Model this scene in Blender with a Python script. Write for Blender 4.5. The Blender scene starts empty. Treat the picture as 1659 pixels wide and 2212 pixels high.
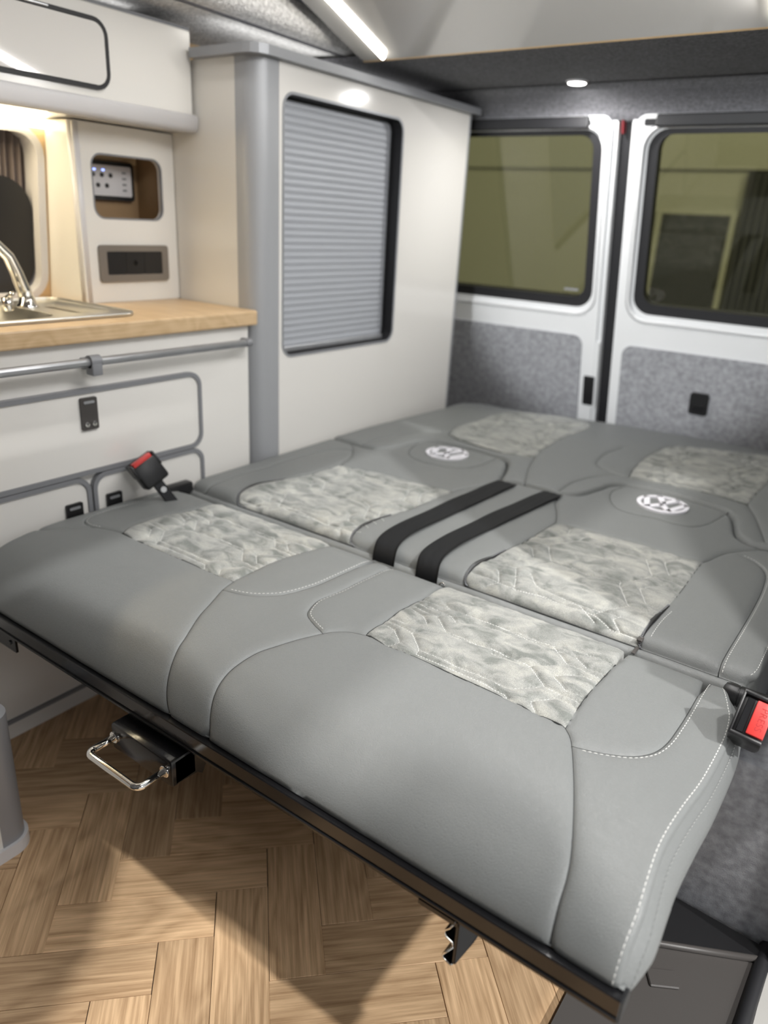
import bpy, bmesh, math, random
import numpy as np
from mathutils import Vector, Matrix, noise
from mathutils.geometry import delaunay_2d_cdt, tessellate_polygon
random.seed(7); np.random.seed(7)
sc = bpy.context.scene
COL = sc.collection
V = Vector

# ------------------------------------------------------------------ camera
yaw, pitch, roll = (math.radians(a) for a in (34.77, 21.47, 3.26))
fw = V((-math.sin(yaw)*math.cos(pitch), math.cos(yaw)*math.cos(pitch), -math.sin(pitch)))
rt = V((math.cos(yaw), math.sin(yaw), 0)); up = rt.cross(fw)
r2 = rt*math.cos(roll)+up*math.sin(roll); u2 = -rt*math.sin(roll)+up*math.cos(roll)
cd = bpy.data.cameras.new('camera'); cam = bpy.data.objects.new('camera', cd); COL.objects.link(cam)
M = Matrix((r2, u2, -fw)).transposed().to_4x4(); M.translation = V((0, 0, .962)); cam.matrix_world = M
cd.sensor_width = 36; cd.lens = 1602/2212*36; cd.clip_start = .02
cd.dof.use_dof = True; cd.dof.focus_distance = .96; cd.dof.aperture_fstop = 2.8
sc.camera = cam

# ------------------------------------------------------------------ light
sc.view_settings.view_transform = 'Standard'; sc.view_settings.look = 'None'
sc.view_settings.gamma = 1; sc.view_settings.use_curve_mapping = False
sc.view_settings.exposure = 0.0
w = bpy.data.worlds.new('world'); sc.world = w; w.use_nodes = True
w.node_tree.nodes['Background'].inputs[0].default_value = (.95, .97, 1.0, 1)
w.node_tree.nodes['Background'].inputs[1].default_value = .5
def lamp(name, kind, loc, energy, color=(1, 1, 1), size=.1, aim=None, **kw):
    d = bpy.data.lights.new(name, kind); o = bpy.data.objects.new(name, d); COL.objects.link(o)
    o.location = loc; d.energy = energy; d.color = color
    if kind == 'AREA': d.size = size
    elif kind != 'SUN': d.shadow_soft_size = size
    if aim is not None: o.rotation_euler = (V(aim)-V(loc)).to_track_quat('-Z', 'Y').to_euler()
    for k, v in kw.items(): setattr(d, k, v)
    return o
# two workshop ceiling lamps shining in through the open sliding door, one low and far, one steep
lamp('workshop_lamp', 'POINT', (4.1, .22, 4.65), 1350, (1, .985, .96), .08)
lamp('workshop_lamp', 'POINT', (1.36, .05, 4.26), 480, (1, .97, .93), .12)
# added unseen spot at the cab end, brightens the rear doors
lamp('cab_spot_light', 'SPOT', (-.62, -.9, 1.27), 225, (.97, .99, 1), .06, aim=(-.72, 2.25, .95), spot_size=.40, spot_blend=.35)
# added broad fill beyond the sliding door, brightens kitchen and wardrobe fronts
lamp('workshop_side_light', 'AREA', (2.4, -.15, 2.0), 25, (1, 1, .99), .8, aim=(-1.2, 1.1, .5))
# added unseen lamp that lights the workshop wall behind the van
lamp('workshop_rear_light', 'AREA', (-1.5, 3.6, 3.2), 28, (1, .98, .92), 1.2, aim=(-1.5, 5, .8))

# ------------------------------------------------------------------ materials
def mat(name, col, rough=.5, metal=0, bump=None, var=0, var_scale=8, coat=0, spec=None, sheen=0, emit=None):
    m = bpy.data.materials.new(name); m.use_nodes = True
    nt = m.node_tree; b = nt.nodes['Principled BSDF']
    b.inputs['Base Color'].default_value = (*col, 1); b.inputs['Roughness'].default_value = rough
    b.inputs['Metallic'].default_value = metal
    if coat: b.inputs['Coat Weight'].default_value = coat; b.inputs['Coat Roughness'].default_value = .06
    if spec is not None: b.inputs['Specular IOR Level'].default_value = spec
    if sheen: b.inputs['Sheen Weight'].default_value = sheen; b.inputs['Sheen Roughness'].default_value = .4
    if emit: b.inputs['Emission Color'].default_value = (*emit[0], 1); b.inputs['Emission Strength'].default_value = emit[1]
    tc = nt.nodes.new('ShaderNodeTexCoord')
    if var:
        n = nt.nodes.new('ShaderNodeTexNoise'); n.inputs['Scale'].default_value = var_scale; n.inputs['Detail'].default_value = 5
        nt.links.new(tc.outputs['Object'], n.inputs['Vector'])
        r = nt.nodes.new('ShaderNodeValToRGB')
        r.color_ramp.elements[0].color = (*[c*(1-var) for c in col], 1); r.color_ramp.elements[0].position = .3
        r.color_ramp.elements[1].color = (*[min(1, c*(1+var)) for c in col], 1); r.color_ramp.elements[1].position = .7
        nt.links.new(n.outputs['Fac'], r.inputs['Fac']); nt.links.new(r.outputs['Color'], b.inputs['Base Color'])
    if bump:
        n = nt.nodes.new('ShaderNodeTexNoise'); n.inputs['Scale'].default_value = bump[0]; n.inputs['Detail'].default_value = 4
        nt.links.new(tc.outputs['Object'], n.inputs['Vector'])
        bp = nt.nodes.new('ShaderNodeBump'); bp.inputs['Strength'].default_value = bump[1]; bp.inputs['Distance'].default_value = bump[2] if len(bump) > 2 else .002
        nt.links.new(n.outputs['Fac'], bp.inputs['Height']); nt.links.new(bp.outputs['Normal'], b.inputs['Normal'])
    return m
LAM = mat('cream_laminate', (.77, .75, .71), .16, bump=(3, .03, .01))
LAMI = mat('grey_white_laminate', (.82, .80, .765), .13)
GLOSS = mat('glossy_cupboard_laminate', (.70, .68, .65), .035)
REDD = mat('dark_red_plastic', (.18, .01, .015), .5)
NICHE = mat('brown_niche_lining', (.30, .195, .10), .6)
TRIM = mat('grey_trim', (.23, .235, .25), .4)
ALU = mat('satin_aluminium', (.50, .51, .53), .38, .75, var=.05, var_scale=30)
ALUD = mat('grey_edging', (.33, .34, .36), .4, .3)
SLAT = mat('silver_slat', (.47, .49, .53), .5, .1)
POST = mat('grey_corner_extrusion', (.40, .41, .43), .42, .15)
BLK = mat('black_plastic', (.012, .012, .013), .35, bump=(900, .2, .0004))
BLKG = mat('black_gloss_enamel', (.008, .008, .009), .16, bump=(260, .12, .0006))
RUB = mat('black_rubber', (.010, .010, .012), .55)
DGR = mat('dark_grey_plastic', (.062, .057, .054), .42, bump=(700, .15, .0005))
CHR = mat('chrome', (.82, .81, .78), .08, 1)
STEEL = mat('stainless_steel', (.70, .69, .65), .34, 1, bump=(40, .05, .002))
RED = mat('red_plastic', (.62, .045, .04), .4)
WPL = mat('white_plastic', (.66, .65, .66), .35)
PAINT = mat('white_paint', (.80, .81, .82), .2, coat=.6)
CARP = mat('mid_grey_carpet', (.33, .335, .355),   .95, bump=(520, .4, .0015), var=.24, var_scale=75, spec=.1)
CARPD = mat('dark_grey_carpet', (.19, .19, .203), .9, bump=(260, .9, .006), var=.3, var_scale=140, spec=.15)
CARPL = mat('light_grey_carpet', (.66, .655, .65), .95, bump=(200, 1, .007), var=.25, var_scale=120, spec=.1)
CANV = mat('grey_canvas', (.165, .165, .19), .8, bump=(600, .2, .0008))
BOARD = mat('board_laminate', (.52, .505, .48), .1, coat=.4)
WEB = mat('black_webbing', (.005, .0055, .0065), .65, bump=(900, .4, .0006), spec=.25, )
THREAD = mat('pale_thread', (.62, .62, .60), .7)
SEAM = mat('dark_thread', (.03, .032, .032), .8)
BADGE = mat('white_embroidery', (.80, .79, .84), .6, bump=(900, .4, .0006))
CONC = mat('workshop_floor_grey', (.42, .41, .39), .6, var=.1, var_scale=3)
WSW = mat('workshop_wall_cream', (.36, .35, .30), .7)
WDK = mat('workshop_dark_panel', (.022, .022, .024), .6)
CURT = mat('taupe_curtain', (.17, .14, .13), .9)
LENS = mat('lamp_lens', (1, 1, 1), .3, emit=((1, .97, .92), 14))
LEDW = mat('warm_led', (1, .95, .8), .3, emit=((1, .86, .58), 10))
LEDC = mat('cool_led', (1, 1, 1), .3, emit=((1, .96, .88), 14))

def leather():
    m = mat('grey_leatherette', (.181, .189, .188), .43, spec=.45)
    nt = m.node_tree; b = nt.nodes['Principled BSDF']
    tc = nt.nodes.new('ShaderNodeTexCoord')
    v = nt.nodes.new('ShaderNodeTexVoronoi'); v.feature = 'DISTANCE_TO_EDGE'; v.inputs['Scale'].default_value = 420
    n1 = nt.nodes.new('ShaderNodeTexNoise'); n1.inputs['Scale'].default_value = 60; n1.inputs['Detail'].default_value = 3
    n2 = nt.nodes.new('ShaderNodeTexNoise'); n2.inputs['Scale'].default_value = 620; n2.inputs['Detail'].default_value = 3
    mx = nt.nodes.new('ShaderNodeMixRGB'); mx.blend_type = 'ADD'; mx.inputs[0].default_value = .035
    L = nt.links.new
    L(tc.outputs['Object'], n1.inputs['Vector']); L(tc.outputs['Object'], n2.inputs['Vector'])
    L(tc.outputs['Object'], mx.inputs[1]); L(n1.outputs['Color'], mx.inputs[2]); L(mx.outputs[0], v.inputs['Vector'])
    mr = nt.nodes.new('ShaderNodeMapRange'); mr.inputs[1].default_value = 0; mr.inputs[2].default_value = .12
    L(v.outputs['Distance'], mr.inputs[0])
    ad = nt.nodes.new('ShaderNodeMath'); ad.operation = 'MULTIPLY_ADD'; ad.inputs[1].default_value = .55
    L(mr.outputs[0], ad.inputs[0]); L(n2.outputs['Fac'], ad.inputs[2])
    bp = nt.nodes.new('ShaderNodeBump'); bp.inputs['Strength'].default_value = .36; bp.inputs['Distance'].default_value = .0008
    L(ad.outputs[0], bp.inputs['Height']); L(bp.outputs['Normal'], b.inputs['Normal'])
    return m
LEA = leather()
def suede():
    m = mat('crushed_grey_suede', (.4, .4, .38), .85, spec=.15, sheen=.35)
    nt = m.node_tree; b = nt.nodes['Principled BSDF']; L = nt.links.new
    tc = nt.nodes.new('ShaderNodeTexCoord')
    mp = nt.nodes.new('ShaderNodeMapping'); mp.inputs['Rotation'].default_value = (0, 0, -.35); mp.inputs['Scale'].default_value = (1, 1.7, 1)
    L(tc.outputs['Object'], mp.inputs['Vector'])
    n = nt.nodes.new('ShaderNodeTexNoise'); n.inputs['Scale'].default_value = 21; n.inputs['Detail'].default_value = 6; n.inputs['Roughness'].default_value = .55; n.inputs['Distortion'].default_value = .8
    L(mp.outputs[0], n.inputs['Vector'])
    r = nt.nodes.new('ShaderNodeValToRGB'); e = r.color_ramp.elements
    e[0].position = .36; e[0].color = (.165, .175, .164, 1); e[1].position = .66; e[1].color = (.37, .37, .342, 1)
    k = e.new(.5); k.color = (.275, .28, .267, 1)
    L(n.outputs['Fac'], r.inputs['Fac'])
    f = nt.nodes.new('ShaderNodeTexNoise'); f.inputs['Scale'].default_value = 900; f.inputs['Detail'].default_value = 2
    L(tc.outputs['Object'], f.inputs['Vector'])
    mx = nt.nodes.new('ShaderNodeMixRGB'); mx.blend_type = 'OVERLAY'; mx.inputs[0].default_value = .55
    L(r.outputs[0], mx.inputs[1]); L(f.outputs['Fac'], mx.inputs[2]); L(mx.outputs[0], b.inputs['Base Color'])
    bp = nt.nodes.new('ShaderNodeBump'); bp.inputs['Strength'].default_value = .5; bp.inputs['Distance'].default_value = .001
    L(f.outputs['Fac'], bp.inputs['Height']); L(bp.outputs['Normal'], b.inputs['Normal'])
    return m
SUE = suede()
def oak(name, c0, c1, grain_axis_scale=(3, 60, 60), rough=.5, per_object=True, wave=12, wmix=.2):
    m = mat(name, c0, rough, spec=.3); nt = m.node_tree; b = nt.nodes['Principled BSDF']; L = nt.links.new
    tc = nt.nodes.new('ShaderNodeTexCoord'); oi = nt.nodes.new('ShaderNodeObjectInfo')
    ml = nt.nodes.new('ShaderNodeMath'); ml.operation = 'MULTIPLY'; ml.inputs[1].default_value = 37
    L(oi.outputs['Random'], ml.inputs[0])
    av = nt.nodes.new('ShaderNodeVectorMath'); av.operation = 'ADD'
    L(tc.outputs['Object'], av.inputs[0]); L(ml.outputs[0], av.inputs[1])
    mp = nt.nodes.new('ShaderNodeMapping'); mp.inputs['Scale'].default_value = grain_axis_scale
    L(av.outputs[0], mp.inputs['Vector'])
    n = nt.nodes.new('ShaderNodeTexNoise'); n.inputs['Scale'].default_value = 1.0; n.inputs['Detail'].default_value = 6; n.inputs['Roughness'].default_value = .65
    L(mp.outputs[0], n.inputs['Vector'])
    mp2 = nt.nodes.new('ShaderNodeMapping'); mp2.inputs['Scale'].default_value = (wave*.22, wave, wave)
    L(av.outputs[0], mp2.inputs['Vector'])
    d1 = nt.nodes.new('ShaderNodeTexNoise'); d1.inputs['Scale'].default_value = 1.0; d1.inputs['Detail'].default_value = 1.5
    L(mp2.outputs[0], d1.inputs['Vector'])
    ml2 = nt.nodes.new('ShaderNodeMath'); ml2.operation = 'MULTIPLY'; ml2.inputs[1].default_value = 15
    L(d1.outputs['Fac'], ml2.inputs[0])
    wv = nt.nodes.new('ShaderNodeMath'); wv.operation = 'PINGPONG'; wv.inputs[1].default_value = 1
    L(ml2.outputs[0], wv.inputs[0])
    mx = nt.nodes.new('ShaderNodeMixRGB'); mx.inputs[0].default_value = wmix
    L(n.outputs['Fac'], mx.inputs[1]); L(wv.outputs[0], mx.inputs[2])
    r = nt.nodes.new('ShaderNodeValToRGB'); e = r.color_ramp.elements
    e[0].position = .30; e[0].color = (*c0, 1); e[1].position = .66; e[1].color = (*c1, 1)
    L(mx.outputs[0], r.inputs['Fac'])
    hs = nt.nodes.new('ShaderNodeHueSaturation'); mr = nt.nodes.new('ShaderNodeMapRange')
    mr.inputs[3].default_value = .82 if per_object else 1; mr.inputs[4].default_value = 1.16 if per_object else 1
    L(oi.outputs['Random'], mr.inputs[0]); L(mr.outputs[0], hs.inputs['Value']); L(r.outputs[0], hs.inputs['Color'])
    L(hs.outputs[0], b.inputs['Base Color'])
    bp = nt.nodes.new('ShaderNodeBump'); bp.inputs['Strength'].default_value = .25; bp.inputs['Distance'].default_value = .0008
    L(mx.outputs[0], bp.inputs['Height']); L(bp.outputs['Normal'], b.inputs['Normal'])
    return m
OAK = oak('oak_plank', (.38, .235, .125), (.74, .51, .305), (7, 210, 210), wave=17, wmix=.14)
WTOP = oak('oak_worktop', (.52, .36, .20), (.66, .48, .29), (200, 7, 200), .35, False)
def oak_edge():
    return mat('oak_edge_board', (.62, .44, .24), .4, var=.08, var_scale=20)
OAKB = oak_edge()
def glass(name, tint, gl=.06):
    m = bpy.data.materials.new(name); m.use_nodes = True; nt = m.node_tree; nt.nodes.clear(); L = nt.links.new
    o = nt.nodes.new('ShaderNodeOutputMaterial'); t = nt.nodes.new('ShaderNodeBsdfTransparent'); t.inputs[0].default_value = (*tint, 1)
    g = nt.nodes.new('ShaderNodeBsdfGlossy'); g.inputs['Roughness'].default_value = .02
    mx = nt.nodes.new('ShaderNodeMixShader'); mx.inputs[0].default_value = gl
    L(t.outputs[0], mx.inputs[1]); L(g.outputs[0], mx.inputs[2]); L(mx.outputs[0], o.inputs[0])
    return m
GLASS = glass('tinted_glass', (.62, .62, .47))
GLASSD = glass('dark_tinted_glass', (.06, .06, .065), .04)

# ------------------------------------------------------------------ helpers
def finish(o, parent=None):
    COL.objects.link(o)
    if parent is not None: o.parent = parent
    return o
def tag(o, label=None, cat=None, group=None, kind=None):
    if label: o['label'] = label
    if cat: o['category'] = cat
    if group: o['group'] = group
    if kind: o['kind'] = kind
    return o
def empty(name, loc, label, cat, group=None, kind=None):
    o = bpy.data.objects.new(name, None); COL.objects.link(o); o.location = loc; o.empty_display_size = .05
    return tag(o, label, cat, group, kind)
def mesh_obj(name, verts, faces, m, parent=None, smooth=False):
    me = bpy.data.meshes.new(name); me.from_pydata([tuple(v) for v in verts], [], [tuple(f) for f in faces]); me.materials.append(m)
    me.update()
    if smooth: me.polygons.foreach_set('use_smooth', [True]*len(me.polygons))
    o = bpy.data.objects.new(name, me)
    finish(o, parent)
    # parts are modelled in world coordinates; keep them there under an offset parent
    if parent is not None: o.matrix_parent_inverse = Matrix.Translation(-world_loc(parent))
    return o
def world_loc(o):
    p = V((0, 0, 0))
    if o.type == 'EMPTY': p = V(o.location)
    return p
class MB:
    """collects boxes, plates, tubes; build() links them as ONE mesh object"""
    def __init__(s): s.v = []; s.f = []
    def add(s, v, f):
        k = len(s.v); s.v += [tuple(x) for x in v]; s.f += [tuple(i+k for i in q) for q in f]; return s
    def bmadd(s, bm):
        bm.verts.index_update(); s.add([x.co[:] for x in bm.verts], [[q.index for q in f.verts] for f in bm.faces]); bm.free(); return s
    def box(s, lo, hi, bev=0, seg=2, mtx=None):
        bm = bmesh.new(); bmesh.ops.create_cube(bm, size=1)
        c = (V(lo)+V(hi))/2; d = V(hi)-V(lo)
        for x in bm.verts: x.co = V((x.co.x*d.x, x.co.y*d.y, x.co.z*d.z))+c
        if bev: bmesh.ops.bevel(bm, geom=bm.edges[:], offset=bev, segments=seg, affect='EDGES', profile=.5)
        if mtx is not None: bm.transform(mtx)
        return s.bmadd(bm)
    def tube(s, path, r, n=10, closed=False, flat=1.0):
        P = [V(p) for p in path]; N = len(P); v = []; f = []
        rr = r if hasattr(r, '__len__') else [r]*N
        T = []
        for i in range(N):
            a = P[(i-1) % N] if (closed or i > 0) else P[i]; b = P[(i+1) % N] if (closed or i < N-1) else P[i]
            T.append((b-a).normalized())
        nr = T[0].orthogonal().normalized()
        for i in range(N):
            nr = (nr-T[i]*nr.dot(T[i])).normalized(); bn = T[i].cross(nr)
            for k in range(n):
                a = 2*math.pi*k/n; v.append(P[i]+nr*math.cos(a)*rr[i]+bn*math.sin(a)*rr[i]*flat)
        for i in range(N if closed else N-1):
            j = (i+1) % N
            for k in range(n):
                l = (k+1) % n; f.append((i*n+k, i*n+l, j*n+l, j*n+k))
        if not closed: f.append(tuple(range(n-1, -1, -1))); f.append(tuple(range((N-1)*n, N*n)))
        return s.add(v, f)
    def lathe(s, c, prof, axis=V((0, 0, 1)), n=24):
        q = V((0, 0, 1)).rotation_difference(V(axis).normalized()); v = []; f = []
        for r, h in prof:
            for k in range(n):
                a = 2*math.pi*k/n; v.append(V(c)+q @ V((r*math.cos(a), r*math.sin(a), h)))
        for i in range(len(prof)-1):
            for k in range(n):
                l = (k+1) % n; f.append((i*n+k, i*n+l, (i+1)*n+l, (i+1)*n+k))
        f.append(tuple(range(n-1, -1, -1))); f.append(tuple(range((len(prof)-1)*n, len(prof)*n)))
        return s.add(v, f)
    def plate(s, fr, outer, holes=(), t=.01):
        """flat plate in frame fr=(origin,A,B,N): front face at N*0, back at -N*t, with holes"""
        O, A, B, N = (V(x) for x in fr)
        loops = [outer]+[list(h) for h in holes]
        flat = [p for l in loops for p in l]; n = len(flat)
        tri = tessellate_polygon([[V((p[0], p[1], 0)) for p in l] for l in loops])
        v = [O+A*p[0]+B*p[1] for p in flat]+[O+A*p[0]+B*p[1]-N*t for p in flat]; f = []
        flip = A.cross(B).dot(N) < 0
        for a, b, c in tri:
            ar = (flat[b][0]-flat[a][0])*(flat[c][1]-flat[a][1])-(flat[b][1]-flat[a][1])*(flat[c][0]-flat[a][0])
            if (ar < 0) != flip: a, b = b, a
            f.append((a, b, c)); f.append((n+b, n+a, n+c))
        k = 0
        for l in loops:
            m = len(l)
            for i in range(m):
                j = (i+1) % m; f.append((k+i, n+k+i, n+k+j, k+j))
            k += m
        bm = bmesh.new(); bv = [bm.verts.new(x) for x in v]
        for q in f:
            try: bm.faces.new([bv[i] for i in q])
            except ValueError: pass
        bmesh.ops.recalc_face_normals(bm, faces=bm.faces[:])
        return s.bmadd(bm)
    def build(s, name, m, parent=None, smooth=False, auto=None):
        o = mesh_obj(name, s.v, s.f, m, parent, smooth)
        if auto:
            o.data.polygons.foreach_set('use_smooth', [True]*len(o.data.polygons))
            bm = bmesh.new(); bm.from_mesh(o.data)
            for e in bm.edges:
                if len(e.link_faces) == 2 and e.calc_face_angle(0) > math.radians(auto): e.smooth = False
            bm.to_mesh(o.data); bm.free()
        return o
def rrect(a0, b0, a1, b1, r, n=6):
    out = []
    for cx, cy, t0 in ((a1-r, b0+r, -90), (a1-r, b1-r, 0), (a0+r, b1-r, 90), (a0+r, b0+r, 180)):
        for i in range(n+1):
            t = math.radians(t0+90*i/n); out.append((cx+r*math.cos(t), cy+r*math.sin(t)))
    return out
FX = lambda x: ((x, 0, 0), (0, 1, 0), (0, 0, 1), (1, 0, 0))      # plates facing +X, laid out in (y, z)
FY = lambda y: ((0, y, 0), (1, 0, 0), (0, 0, 1), (0, -1, 0))     # plates facing -Y, laid out in (x, z)
FZ = lambda z: ((0, 0, z), (1, 0, 0), (0, 1, 0), (0, 0, 1))      # plates facing +Z, laid out in (x, y)

SEAT=dict(
 lobe_left=[(-0.789,0.294),(-0.781,0.325),(-0.764,0.364),(-0.751,0.398),(-0.731,0.439),(-0.723,0.463),(-0.713,0.485),(-0.701,0.508),(-0.691,0.525),(-0.677,0.544)],
 lobe_right=[(-0.532,0.287),(-0.556,0.296),(-0.574,0.313),(-0.587,0.336),(-0.598,0.36),(-0.608,0.384),(-0.62,0.411),(-0.626,0.445),(-0.627,0.47),(-0.622,0.493),(-0.613,0.514),(-0.603,0.533)],
 suede_r_front=[(-0.53,0.285),(-0.494,0.289),(-0.446,0.287),(-0.381,0.29),(-0.32,0.291),(-0.264,0.295),(-0.226,0.298)],
 suede_r_left=[(-0.531,0.286),(-0.533,0.242),(-0.533,0.177),(-0.528,0.135)],
 suede_r_right=[(-0.226,0.299),(-0.229,0.261),(-0.231,0.223),(-0.23,0.179),(-0.228,0.124)],
 front_right=[(-0.226,0.299),(-0.215,0.311),(-0.203,0.333),(-0.179,0.386),(-0.157,0.44),(-0.146,0.475),(-0.142,0.509),(-0.139,0.538),(-0.138,0.55)],
 bolster_r=[(-0.208,0.324),(-0.188,0.318),(-0.169,0.31),(-0.151,0.3),(-0.139,0.289),(-0.128,0.271),(-0.122,0.246),(-0.12,0.215),(-0.119,0.176),(-0.119,0.125)],
 bolster_l=[(-0.781,0.325),(-0.757,0.319),(-0.735,0.31),(-0.718,0.296),(-0.703,0.28),(-0.692,0.258),(-0.685,0.233),(-0.681,0.213),(-0.677,0.162),(-0.673,0.118)],
 bolster_c=[(-0.582,0.321),(-0.605,0.312),(-0.629,0.299),(-0.639,0.284),(-0.645,0.266),(-0.647,0.248),(-0.641,0.207),(-0.639,0.161),(-0.636,0.124),(-0.635,0.088)],
 suede_l_front=[(-1.069,0.296),(-1.034,0.297),(-1.003,0.298),(-0.924,0.297),(-0.878,0.297),(-0.842,0.297),(-0.808,0.296),(-0.789,0.294)],
 suede_l_left=[(-1.069,0.296),(-1.081,0.272),(-1.084,0.234),(-1.083,0.195),(-1.071,0.154),(-1.066,0.121)],
 suede_l_right=[(-0.789,0.294),(-0.79,0.27),(-0.791,0.238),(-0.79,0.194),(-0.783,0.152),(-0.774,0.116)],
 bolster_ll=[(-1.109,0.304),(-1.138,0.314),(-1.153,0.324),(-1.172,0.322),(-1.19,0.314),(-1.211,0.299),(-1.219,0.287)],
 lobe_ll=[(-1.069,0.296),(-1.077,0.295),(-1.109,0.304),(-1.134,0.316),(-1.153,0.338),(-1.183,0.374),(-1.193,0.4),(-1.2,0.425),(-1.204,0.449)],
 end_r=[(-0.077,0.126),(-0.069,0.154),(-0.067,0.17),(-0.065,0.204),(-0.066,0.249),(-0.067,0.288),(-0.07,0.319),(-0.073,0.345),(-0.075,0.373),(-0.077,0.401),(-0.076,0.423),(-0.075,0.441),(-0.074,0.458),(-0.072,0.476),(-0.072,0.488),(-0.072,0.499),(-0.072,0.511),(-0.072,0.52),(-0.071,0.53)],
)
BACK=dict(
 zip_a=[(-1.029,0.952),(-1.047,0.978),(-1.071,1.019),(-1.079,1.071),(-1.063,1.126)],
 suede_l_left=[(-1.029,0.952),(-1.047,0.978),(-1.071,1.019),(-1.079,1.071),(-1.063,1.126),(-1.049,1.179),(-1.04,1.238),(-1.037,1.299)],
 suede_l_back=[(-1.037,1.299),(-0.957,1.317),(-0.912,1.32),(-0.841,1.323),(-0.764,1.331),(-0.748,1.334)],
 suede_l_right=[(-0.747,0.961),(-0.757,0.98),(-0.773,1.03),(-0.775,1.085),(-0.767,1.13),(-0.758,1.19),(-0.753,1.262),(-0.748,1.334)],
 suede_r_left=[(-0.51,0.969),(-0.519,0.997),(-0.526,1.043),(-0.52,1.084),(-0.514,1.124),(-0.508,1.188),(-0.504,1.251),(-0.501,1.314)],
 suede_r_back=[(-0.501,1.314),(-0.478,1.326),(-0.413,1.327),(-0.351,1.331),(-0.298,1.331),(-0.261,1.329),(-0.223,1.33)],
 suede_r_right=[(-0.223,1.33),(-0.222,1.272),(-0.22,1.193),(-0.22,1.132),(-0.225,1.067),(-0.225,1.019),(-0.223,0.985),(-0.22,0.954)],
 bolster_r=[(-0.113,0.974),(-0.114,1.013),(-0.113,1.082),(-0.112,1.175),(-0.113,1.264),(-0.117,1.327),(-0.123,1.362),(-0.136,1.388),(-0.157,1.408),(-0.175,1.415)],
 shoulder_r=[(-0.223,1.33),(-0.215,1.352),(-0.201,1.401),(-0.182,1.435),(-0.162,1.459),(-0.14,1.482)],
 shoulder_c=[(-0.501,1.314),(-0.507,1.339),(-0.526,1.383),(-0.548,1.425)],
 headrest_r=[(-0.474,1.635),(-0.482,1.597),(-0.477,1.561),(-0.46,1.521),(-0.434,1.49),(-0.399,1.483),(-0.359,1.489),(-0.318,1.487),(-0.285,1.494),(-0.264,1.531),(-0.252,1.591),(-0.246,1.643)],
 headrest_l=[(-1.008,1.595),(-0.995,1.542),(-0.968,1.49),(-0.92,1.464),(-0.866,1.467),(-0.823,1.485),(-0.797,1.532),(-0.792,1.62)],
 split=[(-1.135,1.462),(-1.081,1.459),(-1.044,1.474),(-1.023,1.531),(-1.017,1.586),(-0.98,1.631),(-0.916,1.642),(-0.839,1.64),(-0.776,1.626),(-0.75,1.595),(-0.722,1.523),(-0.706,1.478),(-0.675,1.482),(-0.623,1.486),(-0.569,1.488),(-0.53,1.51),(-0.511,1.573),(-0.497,1.626),(-0.459,1.655),(-0.413,1.661),(-0.366,1.66),(-0.303,1.649),(-0.241,1.626),(-0.207,1.522),(-0.191,1.494),(-0.171,1.479),(-0.139,1.477)],
 end_br=[(-0.077,0.956),(-0.065,0.996),(-0.059,1.021)],
)
REAR=dict(
 suede_l=[(-0.992,1.72),(-1.017,1.807),(-1.011,1.913),(-1.003,2.072),(-0.868,2.153),(-0.743,2.127),(-0.749,1.944),(-0.743,1.788),(-0.727,1.705),(-0.771,1.677),(-0.851,1.676),(-0.947,1.694)],
 suede_r=[(-0.486,1.71),(-0.503,1.803),(-0.509,1.905),(-0.505,1.993),(-0.489,2.084),(-0.411,2.127),(-0.264,2.18)],
 suede_r_front=[(-0.486,1.71),(-0.445,1.723),(-0.374,1.733),(-0.286,1.733),(-0.223,1.716)],
 suede_r_right=[(-0.223,1.716),(-0.224,1.789),(-0.22,1.927)],
 lobe_c=[(-0.486,1.71),(-0.535,1.724),(-0.582,1.755),(-0.599,1.819),(-0.602,1.874),(-0.589,1.961)],
 lobe_r=[(-0.573,1.503),(-0.574,1.581),(-0.554,1.656),(-0.523,1.702),(-0.486,1.71)],
 short=[(-0.727,1.705),(-0.705,1.63),(-0.678,1.556),(-0.645,1.475)],
 right=[(-0.223,1.716),(-0.196,1.652),(-0.17,1.574),(-0.151,1.512)],
 back=[(-1.165,1.962),(-1.169,2.07),(-1.114,2.123),(-1.016,2.129),(-0.876,2.17),(-0.736,2.198),(-0.601,2.218),(-0.471,2.232),(-0.346,2.24),(-0.275,2.243)],
 left=[(-1.121,1.443),(-1.125,1.578),(-1.145,1.789),(-1.165,1.962)],
)
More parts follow.
